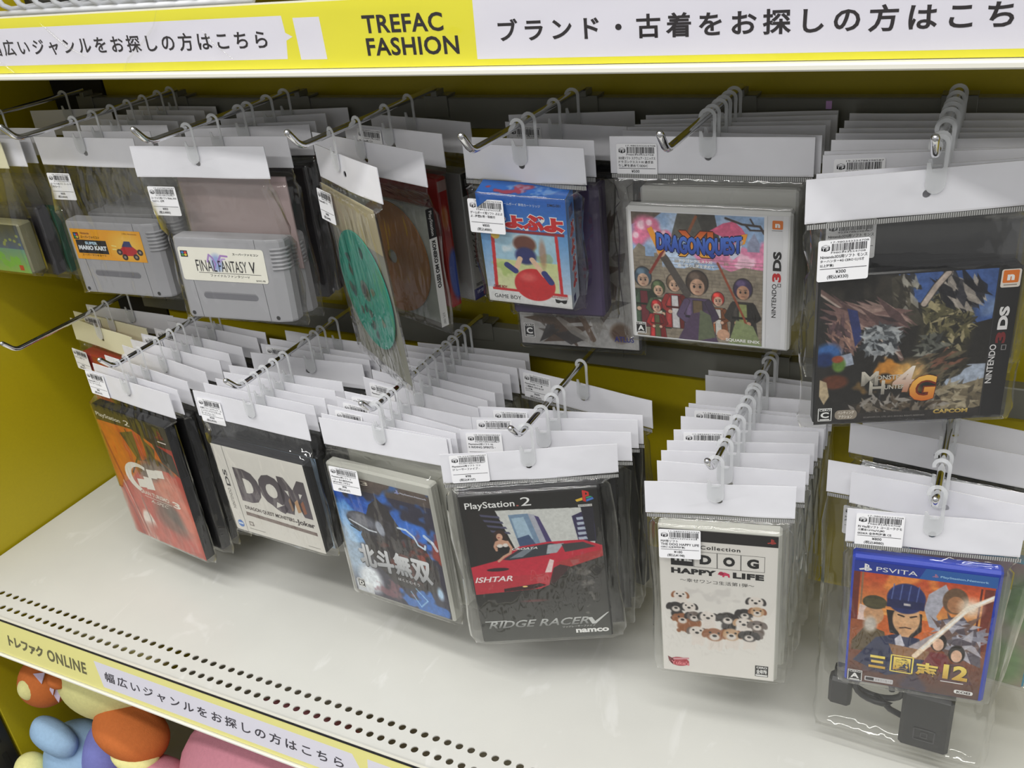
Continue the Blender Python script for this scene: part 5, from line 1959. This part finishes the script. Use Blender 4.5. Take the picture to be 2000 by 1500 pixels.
black_ds = small_case('dsb', [M_BLACK, M_DARK], 137, 125, 15)
white_3ds = small_case('dsw', [M_WHITE, M_WHITE], 137, 125, 13)
clear_bd = small_case('bd', [M_CLEAR, M_CLEAR], 135, 171, 14)
clear_umd = small_case('umd', [M_CLEAR, M_CLEAR], 104, 176, 13)
teal_vita = small_case('tv', [M_TEAL, M_TEAL], 107, 138, 12)
GREYBOX = mat('grey_green_carton', (126, 124, 96), 0.55, noise=0.05, nscale=40)
grey_box = small_case('gbx', [GREYBOX, GREYBOX], 128, 150, 24)
PURPLE = mat('purple_carton', (62, 48, 84), 0.45, noise=0.1, nscale=40)
RED = mat('red_carton', (168, 42, 38), 0.4, noise=0.06, nscale=60)
DARKC = mat('charcoal_cartridge_plastic', (44, 42, 46), 0.45)
GREENC = mat('green_cartridge_plastic', (24, 92, 66), 0.45)
BEIGE = mat('beige_cartridge_plastic', (142, 132, 110), 0.5)
SILV = mat('silver_case_paper', (150, 150, 148), 0.35)


def grey_cart(t, Mc):
    return put(shared('cart', lambda: cart_shell(.128, .087), 'game_cartridge', CARTM, t), Mc), (128, 87, 20)


def solid(key, mt, w, h, d, nm='carton'):
    def f(t, Mc):
        return put(shared(key, lambda: ds_shell(w / 1000, h / 1000, d / 1000), nm, [mt, mt], t), Mc), (w, h, d)
    return f


LB_PS3 = ('Playstation3用ソフト',)
LB_PS2 = ('Playstation2用ソフト',)


def rear(hk, i, mx, my, yaw, Wm, fn, look, drop=45, lab=None, cream=False, cover=None, x=0, crimp=False, yo=None, pitch=0):
    n = ORD[i]
    t = base_pack(hk, i, mx, my, yaw, Wm, f'{look}, {n} from the front on {WHERE[hk]}' if i else f'{look}, front one on {WHERE[hk]}', cream)
    # find the size first, then hang the case clear of the one in front
    dims = {'f': fn}
    probe = fn(t, Matrix())
    c, (w, h, d) = probe
    y0 = my - d / 2 if yo is None else my + yo
    if hk in CASEY and yo is None:
        y0 = max(y0, CASEY[hk] + 3.4 + (15 if hk == 'U6' and i == 1 else 2 if i == 1 else 0))
    CASEY[hk] = max(CASEY.get(hk, 0), y0 + d)
    dy = CYAW.get(hk, yaw) - yaw
    if abs(dy) > 16:
        dy = 0
    Mc = case_matrix(x, y0 - my, -drop - h / 2, dy, pitch, 0)
    c.matrix_basis = Mc
    if cover:
        cover(w * .97, h * .97).build('cover_sheet', M_PRINT, c)
    add_bag(t, Wm, Mc, w, h, d, i * 3 + ord(hk[1]), crimp, wr=0.0004)
    if lab:
        label_meshes(lab[0], lab[1], lab[2], t, -Wm / 2000 + lab[3] / 1000, -0.0016 if lab[4] < 20 else (y0 - my) / 1000 - 0.004, -lab[4] / 1000)
    return t


DVDL = 'bagged black case'
# L1: black cases
for i, (my, mx, yaw, Wm) in enumerate(((678, -883, -9, 165), (699, -886, -9.5, 165), (726.4, -884.1, -10.2, 170), (749.4, -887.7, -6.4, 166), (767, -888, -6, 163), (786.5, -884.4, -5.8, 163), (812, -884, -4, 163), (826, -884, -3, 163)), 1):
    rear('L1', i, mx, my, yaw, Wm, black_dvd, DVDL, lab=(LB_PS2, '¥98', '(税込¥107)', 5, 2) if i in (5, 6) else None)
# L2: handheld cases
for i, (my, mx, yaw, Wm) in enumerate(((685, -703, -2.5, 162), (700, -698.8, -1.4, 157), (717, -700, -0.5, 160), (734.7, -705.2, .7, 161), (774.2, -704.6, 3.3, 156), (791.8, -705.9, -.8, 161), (805, -703.3, -2.7, 165), (830, -701, -2, 160)), 1):
    rear('L2', i, mx, my, yaw, Wm, black_ds, 'bagged small black case', drop=62 if i == 1 else 46,
         x=6 if i == 1 else 0, lab=(('DS用ソフト',), '¥300', '(税込¥330)', 8, 2) if i == 6 else None,
         cover=(lambda w, h: plain_cover(w, h, (176, 200, 226), [(206, 220, 236), (190, 120, 120), (120, 150, 200)], 5)) if i == 1 else None)
# L3: clear cases
for i, (my, mx, yaw, Wm) in enumerate(((667.5, -525.5, -1.6, 158), (682.1, -528.1, -4.1, 163), (695.4, -528.6, -6.8, 166), (713.1, -528.4, -3.5, 162), (739.7, -528.9, -9.2, 161), (756.7, -527.8, -9.7, 164), (772.5, -526.8, -8.8, 160), (789, -528.8, -4.9, 158), (807, -530, -3, 158), (821, -529, -2, 158), (837, -528, 0, 158), (850.5, -523.6, 3, 142)), 1):
    rear('L3', i, mx, my, yaw, Wm, clear_bd, 'bagged clear case', drop=44,
         lab=(LB_PS3, '¥98', '(税込¥107)', 10, 4) if i in (2, 3, 4, 5, 12) else None)
# L4
for i, (mx, my, yaw, Wm, lb) in enumerate(((-366.6, 705.3, 15.3, 167, (('Playstation2用ソフト RS', 'Ⅱ RIDING SPIRITS -'), '¥98', '(税込¥107)', 6, 3)),
                                           (-367.5, 729.4, 14.9, 165, (LB_PS2, '¥98', '(税込¥107)', 5, 2)),
                                           (-368.7, 745, 10.2, 168, (LB_PS2, '¥98', '(税込¥107)', 16, 3)),
                                           (-367.5, 804.2, -10.2, 164, (('Playstation2用ソフト 真', '・三國無双 CERO B(12才', '以上対象)'), '¥600', '(税込¥660)', 6, 3))), 1):
    rear('L4', i, mx, my, yaw, Wm, black_dvd, DVDL, lab=lb, crimp=True)
# L5
for i, (mx, my, yaw, Wm) in enumerate(((-184.6, 698.1, 9.5, 127), (-186.6, 720.8, 14.3, 129), (-186.7, 739.3, 14.4, 130), (-187, 760.3, 15.3, 130), (-185.8, 776.2, 6.7, 131), (-187, 794, 6, 131), (-186, 801, 5, 131), (-187, 828, 5, 131), (-187, 859, 2, 131), (-187, 869, 1, 131)), 1):
    rear('L5', i, mx, my, yaw, Wm, clear_umd, 'bagged clear case', drop=44,
         lab=(('PSP用ソフト',), '¥180', '(税込¥198)', 9, 2) if i in (4, 6) else None, crimp=i < 5)
# U5, U6
for i, (mx, my, yaw, Wm) in enumerate(((-222.4, 793.4, -2, 171), (-223.8, 815.1, 5.3, 168), (-221.5, 828, 7.9, 166), (-220.6, 845.8, 8.4, 169), (-222, 862, 8, 168)), 1):
    rear('U5', i, mx, my, yaw, Wm, white_3ds, 'bagged white case', drop=47)
for i, (my, yaw) in enumerate(((717.5, 23), (752, 13), (758, 10), (786, 7), (804, 5), (819, 4), (842, 3), (866, 2)), 1):
    rear('U6', i, -45, my, yaw, 166, black_ds, 'bagged black case', drop=47,
         lab=(('Nintendo3DS用ソフト モンス', 'ターハンター4 CERO C(15'), '¥300', '(税込¥330)', 12 if i != 2 else 8, 40 if i == 1 else 3) if i in (1, 2) else None)
# U4: purple carton, two grey cases
rear('U4', 1, -380.8, 762.1, -.9, 121, solid('purp', PURPLE, 92, 128, 26), 'bagged purple carton', drop=44, crimp=True, x=10)
SPINE = mat('dark_grey_case_plastic', (52, 52, 56), 0.35)


def cover_grey(w, h):
    s = Sheet(w, h, -0.0003)
    A = Art(w, h, (170, 168, 166))
    A.shards(.45, .55, .4, .4, 70, 22, [(60, 56, 54), (96, 88, 82), (150, 146, 140), (84, 66, 52)], 4)
    A.ell(.85, .9, .08, .06, (92, 70, 52), soft=.5)
    A.line([(.5, .75), (.62, .95)], 6, (110, 90, 74))
    A.grain(.1, 30, 3)
    s.art(A)
    age_mark(s, .03, .87, .12, .96, 'C')
    s.text('ATLUS', .80, .92, .96, .955, (40, 46, 130), bold=.02)
    return s.M


rear('U4', 2, -372, 815, -5.3, 128, solid('atl', SPINE, 128, 180, 15, 'game_case'), 'tall grey-covered case', drop=46, cover=cover_grey, x=4,
     lab=(('Nintendo DS用ソフト',), '¥500', '(税込¥550)', 4, 3))
rear('U4', 3, -383.7, 857.2, 8.3, 125, black_ds, 'bagged black case', drop=46)


# U3: jewel case, red carton, tall silver-spined box
def jewel(t, Mc):
    m = MB()
    m.box(-.071, .071, 0, .0105, -.0625, .0625, .0008)
    c = put(m.build('jewel_case', M_JEWEL, t), Mc)
    m = MB()
    m.box(-.066, .066, .0062, .0092, -.061, .061)
    m.build('disc_tray', mat('pale_tray_print', (150, 156, 150), 0.4, noise=0.25, nscale=60), c)
    m = MB()
    N, vs, fs = 64, [], []
    for y in (.0035, .0047):
        for rr in (.0075, .06):
            vs += [(rr * math.cos(2 * math.pi * q / N), y, rr * math.sin(2 * math.pi * q / N)) for q in range(N)]
    for q in range(N):
        q2 = (q + 1) % N
        fs += [(q, q2, N + q2, N + q), (2 * N + q, 3 * N + q, 3 * N + q2, 2 * N + q2), (N + q, N + q2, 3 * N + q2, 3 * N + q)]
    m.add(vs, fs)
    m.build('disc', M_GOLD, c)
    s = Sheet(9.5, 124)
    s.rect(0, 0, 1, 1, (222, 222, 220), 0)
    s.rect(0, 0, 1, .24, (30, 30, 32), 1)
    s.text('PlayStation', .25, .02, .75, .22, (210, 210, 208), bold=.02, rot=-90, lay=2)
    s.text('KONEKO MO ISSYO', .25, .26, .75, .66, (30, 30, 32), bold=.05, rot=-90, lay=2)
    s.text('SCPS 10087', .35, .88, .65, .98, (90, 90, 90), rot=-90, lay=2)
    k = s.M.build('spine_print', M_PRINT, c)
    k.location = (.0712, .0052, 0)
    k.rotation_euler = (0, 0, rad(90))
    return c, (142, 125, 10.5)


rear('U3', 1, -545, 741, -19.7, 176, jewel, 'jewel case, gold disc', drop=67, x=-27, yo=26)
RB = mat('red_blue_carton', (176, 44, 44), 0.4)


def redbox(t, Mc):
    m = MB()
    m.box(-.063, .063, 0, .013, -.07, .07, .0008)
    c = put(m.build('game_case', RED, t), Mc)
    s = Sheet(12.5, 139)
    A = Art(12.5, 139, (176, 44, 42), 2)
    A.ell(.8, .75, .7, .2, (54, 84, 176), soft=.3)
    A.ell(.4, .3, .4, .09, (206, 120, 60), soft=.5)
    A.rect(0, .02, 1, .1, (190, 186, 180), .8)
    s.art(A)
    k = s.M.build('spine_print', M_PRINT, c)
    k.location = (.0633, .0065, 0)
    k.rotation_euler = (0, 0, rad(90))
    return c, (126, 140, 13)


rear('U3', 2, -546, 790, -14, 140, redbox, 'bagged red-spined case', drop=53, lab=(('Playstation用ソフト',), '¥300', '(税込¥330)', 20, 3), x=-31, yo=20)


def greyspine(t, Mc):
    m = MB()
    m.box(-.0625, .0625, 0, .022, -.0705, .0705, .001)
    c = put(m.build('game_case', SILV, t), Mc)
    s = Sheet(21.5, 140)
    s.rect(0, 0, 1, 1, (160, 160, 160), 0)
    s.rect(0, 0, 1, .17, (34, 33, 36), 1)
    s.frame(.25, .045, .75, .1, 1.4, (120, 120, 124), 2)
    s.text('テイルズ オブ シンフォニア', .3, .24, .68, .76, (38, 38, 40), bold=.03, rot=-90, lay=2)
    s.text('namco', .22, .87, .8, .895, (40, 40, 46), bold=.02, lay=2)
    s.rect(0, .91, 1, 1, (54, 54, 120), 2)
    s.text('2枚組', .2, .925, .7, .955, (200, 200, 220), bold=.02, lay=3)
    k = s.M.build('spine_print', M_PRINT, c)
    k.location = (.0628, .011, 0)
    k.rotation_euler = (0, 0, rad(90))
    return c, (125, 141, 22)


rear('U3', 3, -540, 832, -12, 140, greyspine, 'grey-spined box', drop=58, x=-27, yo=12)
# U2: second cartridge with a pink manual, then dark cartons
PINKP = mat('pale_pink_manual_paper', (176, 156, 156), 0.5)


def cart_and_manual(t, Mc):
    c, dm = grey_cart(t, Mc @ Matrix.Translation((0, 0, -.026)))
    m = MB()
    m.box(-.069, .066, .004, .0065, -.02, .078, .0005)
    k = put(m.build('manual', PINKP, t), Mc)
    return c, (130, 140, 20)


def manual_pack(i, mx, my, yaw, Wm):
    t = base_pack('U2', i, mx, my, yaw, Wm, 'grey cartridge and manual, second from the front on ' + WHERE['U2'])
    y0 = CASEY['U2'] + 5
    Mc = case_matrix(14, y0 - my, -115)
    c, (w, h, d) = cart_and_manual(t, Mc)
    add_bag(t, Wm, Mc, w, h, d, 5, False, flap=0.012, wr=0.003)
    CASEY['U2'] = y0 + d


manual_pack(1, -727, 746, 5, 164)
for i, (mx, my, yaw, Wm) in enumerate(((-727, 786, 11, 150), (-726.5, 800, 12.1, 143), (-728.2, 831.9, 14.9, 125), (-726, 862, 10, 140)), 2):
    rear('U2', i, mx, my, yaw, Wm, solid('dk%d' % (i % 2), DARKC, 118, 150, 16), 'bagged dark carton', drop=40, x=6)
# U1: cartridges, then two cartons that hang lower
for i, (mx, my, yaw, Wm) in enumerate(((-904.8, 757, 2.8, 130), (-905.8, 784, 3.3, 130), (-906.3, 808, -1.6, 128), (-905, 832, 0, 126)), 1):
    rear('U1', i, mx, my, yaw, Wm, grey_cart, 'bagged grey cartridge', drop=95)
for i, (mx, my, yaw, Wm) in enumerate(((-912, 856, 0, 126), (-912, 876, 0, 126)), 5):
    rear('U1', i, mx, my, yaw, Wm, solid('lowbox', GREYBOX, 120, 150, 9), 'bagged grey-green carton', drop=80, yo=-6 if i == 5 else 4)


# U0: packs by the side panel
def night_cover(w, h):
    s = Sheet(w, h, -0.0003)
    A = Art(w, h, (62, 70, 60))
    A.grad(0, 0, 1, .5, (54, 58, 56), (70, 90, 120))
    A.grad(0, .5, 1, 1, (96, 140, 120), (130, 170, 84))
    r = random.Random(2)
    for _ in range(22):
        A.ell(r.random(), r.random() * .42, .022, .03, (128, 140, 84), soft=.4)
    A.cloud(.5, .75, .6, .18, (110, 170, 70), 4, 14, .9, .4)
    s.art(A)
    s.rect(.84, .84, .9, .95, (176, 60, 44), 3)
    return s.M


rear('U0', 0, -1081, 708, 0, 124, small_case('nb', [GREYBOX, GREYBOX], 122, 62, 20), 'starry green carton', drop=96, cream=True, cover=night_cover, x=-6)
for i, (fn, lk, my, Wm, dr) in enumerate(((solid('dc', DARKC, 108, 86, 16, 'game_cartridge'), 'bagged charcoal cartridge', 716, 150, 84),
                                          (solid('gc', GREENC, 108, 82, 16, 'game_cartridge'), 'bagged green cartridge', 730, 152, 92),
                                          (solid('bc', BEIGE, 112, 116, 18, 'game_cartridge'), 'bagged beige cartridge', 762, 158, 60),
                                          (solid('bd2', GREYBOX, 140, 150, 22), 'bagged grey-green carton', 856, 128, 80)), 1):
    rear('U0', i, -1075, my, 2 if i < 4 else 8, Wm, fn, lk, drop=dr, yo=None)

# L0: red carton and two more by the side panel
def red_cover(w, h):
    s = Sheet(w, h, -0.0003)
    A = Art(w, h, (170, 44, 38))
    A.ell(.5, .3, .2, .12, (206, 130, 70), soft=.4)
    A.ell(.5, .3, .13, .07, (150, 40, 36), soft=.3)
    A.grain(.08, 14, 3)
    s.art(A)
    return s.M


rear('L0', 0, -1045.2, 776.1, -10.6, 147, solid('redc', RED, 118, 118, 20), 'bagged red carton', drop=42, cream=True, cover=red_cover, x=6,
     lab=(('ファミコン用ソフト',), '¥300', '(税込¥330)', 6, 38))
rear('L0', 1, -1053.9, 799.7, -6.9, 160, solid('redc2', BEIGE, 120, 120, 16), 'bagged beige carton', drop=42, cream=True, lab=(('ファミコン用ソフト',), '¥300', '(税込¥330)', 24, 2))
rear('L0', 2, -1051.2, 832.4, -.2, 166, black_dvd, 'bagged black case', drop=44)

# L6: teal case, charger bag, foil pack, plain pack
rear('L6', 1, -12, 716, -3.9, 150, teal_vita, 'bagged teal case', drop=78, x=26,
     cover=lambda w, h: plain_cover(w, h, (150, 120, 120), [(200, 90, 80), (90, 140, 70), (200, 190, 180)], 3),
     lab=(('PS Vita用ソフト', 'play'), '¥500', '(税込¥550)', -10, 56), yo=33)
i = 2
t = base_pack('L6', i, -22, 731, -1.4, 172, 'black power adapter, third from the front on ' + WHERE['L6'])
RUB = mat('black_adapter_plastic', (24, 24, 27), 0.4)
m = MB()
m.box(-.002, .040, -.046, -.022, -.262, -.196, .003)
a = m.build('power_adapter', RUB, t)
s = Sheet(30, 26, 0.0018)
s.frame(.2, .3, .8, .85, 1.0, (60, 60, 64), 1)
s.frame(.4, .45, .6, .7, .8, (60, 60, 64), 1)
k = s.M.build('rating_plate', M_PRINT, a)
k.location = (.019, -.0485, -.240)
m = MB()
pts = []
for q in range(0, 40):
    an = q / 39 * math.pi * 3.6
    pts.append((-.034 + .022 * math.cos(an) + .0004 * q, -.034 + .005 * math.sin(an * .5), -.211 + .015 * math.sin(an)))
pts += [(-.024, -.034, -.222), (-.012, -.034, -.234), (-.001, -.034, -.238)]
m.tube(pts, .0028, 10)
m.build('cable', RUB, t)
m = MB()
m.box(-.066, -.046, -.042, -.028, -.240, -.207, .003)
m.box(-.062, -.050, -.040, -.030, -.208, -.195, .002)
m.build('plug', RUB, t)
add_bag(t, 172, case_matrix(-4, -48, -227, 0, 0, 0), 138, 70, 28, 21, True, flap=.006, wr=.003, tail=.012)
CASEY['L6'] = 772
rear('L6', 3, -25, 794, -5.5, 152, solid('foil', M_FOIL, 130, 150, 12), 'shiny silver foil pack', drop=40, lab=(('PSP用ソフト',), '¥300', '(税込¥330)', 6, 48), crimp=False)
rear('L6', 4, -14, 836, -9, 165, black_ds, 'bagged black case', drop=46)


# ------------------------------------------------------------------ soft toys under the shelf
m = MB()
m.box(XL + 0.002, XR, 0.44, YB - 0.004, ZC - 1.195, ZC - 1.165, 0.001)
tag(m.build('bottom_shelf', M_SHELF), 'cream bottom shelf under the soft toys', 'shelf')


def plush(name, col):
    return mat(name, col, 0.85, spec=0.15, noise=0.05, nscale=220, bump=0.25, bscale=700)


P_OR, P_CR, P_BL, P_PU, P_PK = plush('orange_plush', (192, 108, 56)), plush('cream_plush', (222, 218, 150)), plush('light_blue_plush', (146, 176, 204)), plush('violet_plush', (118, 122, 184)), plush('pink_plush', (208, 140, 154))
P_LI = plush('lilac_felt', (190, 176, 196))


def soft(t, name, mt, c, r, rot=None, sq=0.0):
    m = MB()
    m.ball((0, 0, 0), r, 36, rot=rot, warp=(lambda p: 1 + sq * math.sin(p.x * 3 + 1) * math.cos(p.z * 4 + p.y * 2)))
    o = m.build(name, mt, t)
    o.location = c
    return o


def at(x, y, z):
    return (x, y, ZC + z)


t = empty('soft_toy', at(-1.02, .575, -.96))
tag(t, 'orange and cream soft toy tucked high under the lower shelf', 'soft toy', 'soft toys under the shelf')
D = Vector(t.location)
L_ = lambda x, y, z: tuple(Vector(at(x, y, z)) - D)
soft(t, 'body', P_CR, L_(-1.010, .600, -.903), (.078, .068, .068), sq=.02)
b = soft(t, 'hand', P_OR, L_(-1.108, .560, -.923), (.036, .034, .036), sq=.02)
k = soft(b, 'patch', P_CR, (.0, -.0215, .008), (.0165, .015, .017), rot=(0.2, 0, -.4))
RT, UPV = Vector((.892, .441, -.098)), Vector((-.129, .456, .880))
for px, pw, ph in (((.020, -.014, .027), .016, .014), ((.029, -.010, .013), .018, .022), ((.034, -.010, -.002), .015, .017)):
    p = Vector(px)
    n = p.normalized() * .0025
    tri = [p - RT * pw * .55 + UPV * ph * .4, p + RT * pw * .45 + UPV * ph * .5, p + RT * pw * .2 - UPV * ph * .6]
    m = MB()
    m.add([q + n for q in tri] + [q - n for q in tri], [(0, 2, 1), (3, 4, 5), (0, 1, 4, 3), (1, 2, 5, 4), (2, 0, 3, 5)])
    m.build('claw', P_LI, b)
f = soft(t, 'foot', P_OR, L_(-.945, .555, -.948), (.056, .04, .034), rot=(0, .35, 0), sq=.03)
soft(f, 'sole', P_CR, (.016, -.016, -.020), (.036, .026, .014), rot=(0, .1, 0))
soft(t, 'button', P_OR, L_(-1.040, .540, -.880), (.014, .01, .010), sq=.05)

t = empty('soft_toy', at(-1.12, .55, -1.16))
tag(t, 'light blue soft toy with violet chest and a sewn white tag', 'soft toy', 'soft toys under the shelf')
D = Vector(t.location)
soft(t, 'body', P_BL, L_(-1.090, .560, -1.085), (.066, .055, .078), sq=.02)
soft(t, 'ear', P_BL, L_(-1.095, .535, -1.000), (.040, .022, .024), rot=(0, .35, 0), sq=.04)
soft(t, 'chest', P_PU, L_(-1.025, .570, -1.050), (.046, .05, .078), rot=(0, .2, 0), sq=.02)
soft(t, 'paw', P_CR, L_(-1.150, .515, -1.068), (.024, .024, .026), sq=.03)
m = Sheet(16, 20)
m.rect(0, 0, 1, 1, (236, 236, 236), 0)
m.ell(.35, .5, .14, .12, (20, 20, 20), 1)
m.ell(.62, .55, .14, .12, (20, 20, 20), 1)
m.ell(.35, .5, .06, .05, (236, 236, 236), 2)
m.ell(.62, .55, .06, .05, (236, 236, 236), 2)
k = m.M.build('sewn_tag', M_MATTE, t)
k.location = L_(-1.098, .496, -1.045)
k.rotation_euler = (rad(-12), rad(12), rad(18))

t = empty('soft_toy', at(-.80, .56, -1.16))
tag(t, 'big plain pink soft toy lying under the lower shelf', 'soft toy', 'soft toys under the shelf')
D = Vector(t.location)
soft(t, 'body', P_PK, L_(-.730, .590, -1.012), (.165, .10, .130), rot=(0, -.3, 0), sq=.02)
soft(t, 'arm', P_PK, L_(-.918, .528, -1.022), (.080, .05, .045), rot=(0, -.5, 0), sq=.03)
t = empty('soft_toy', at(-.60, .56, -1.16))
tag(t, 'second pink soft toy with a pale grey foot beside the big one', 'soft toy', 'soft toys under the shelf')
D = Vector(t.location)
soft(t, 'body', P_PK, L_(-.47, .60, -1.045), (.09, .08, .115), sq=.02)
soft(t, 'foot', P_LI, L_(-.625, .462, -1.03), (.085, .026, .028), sq=.02)
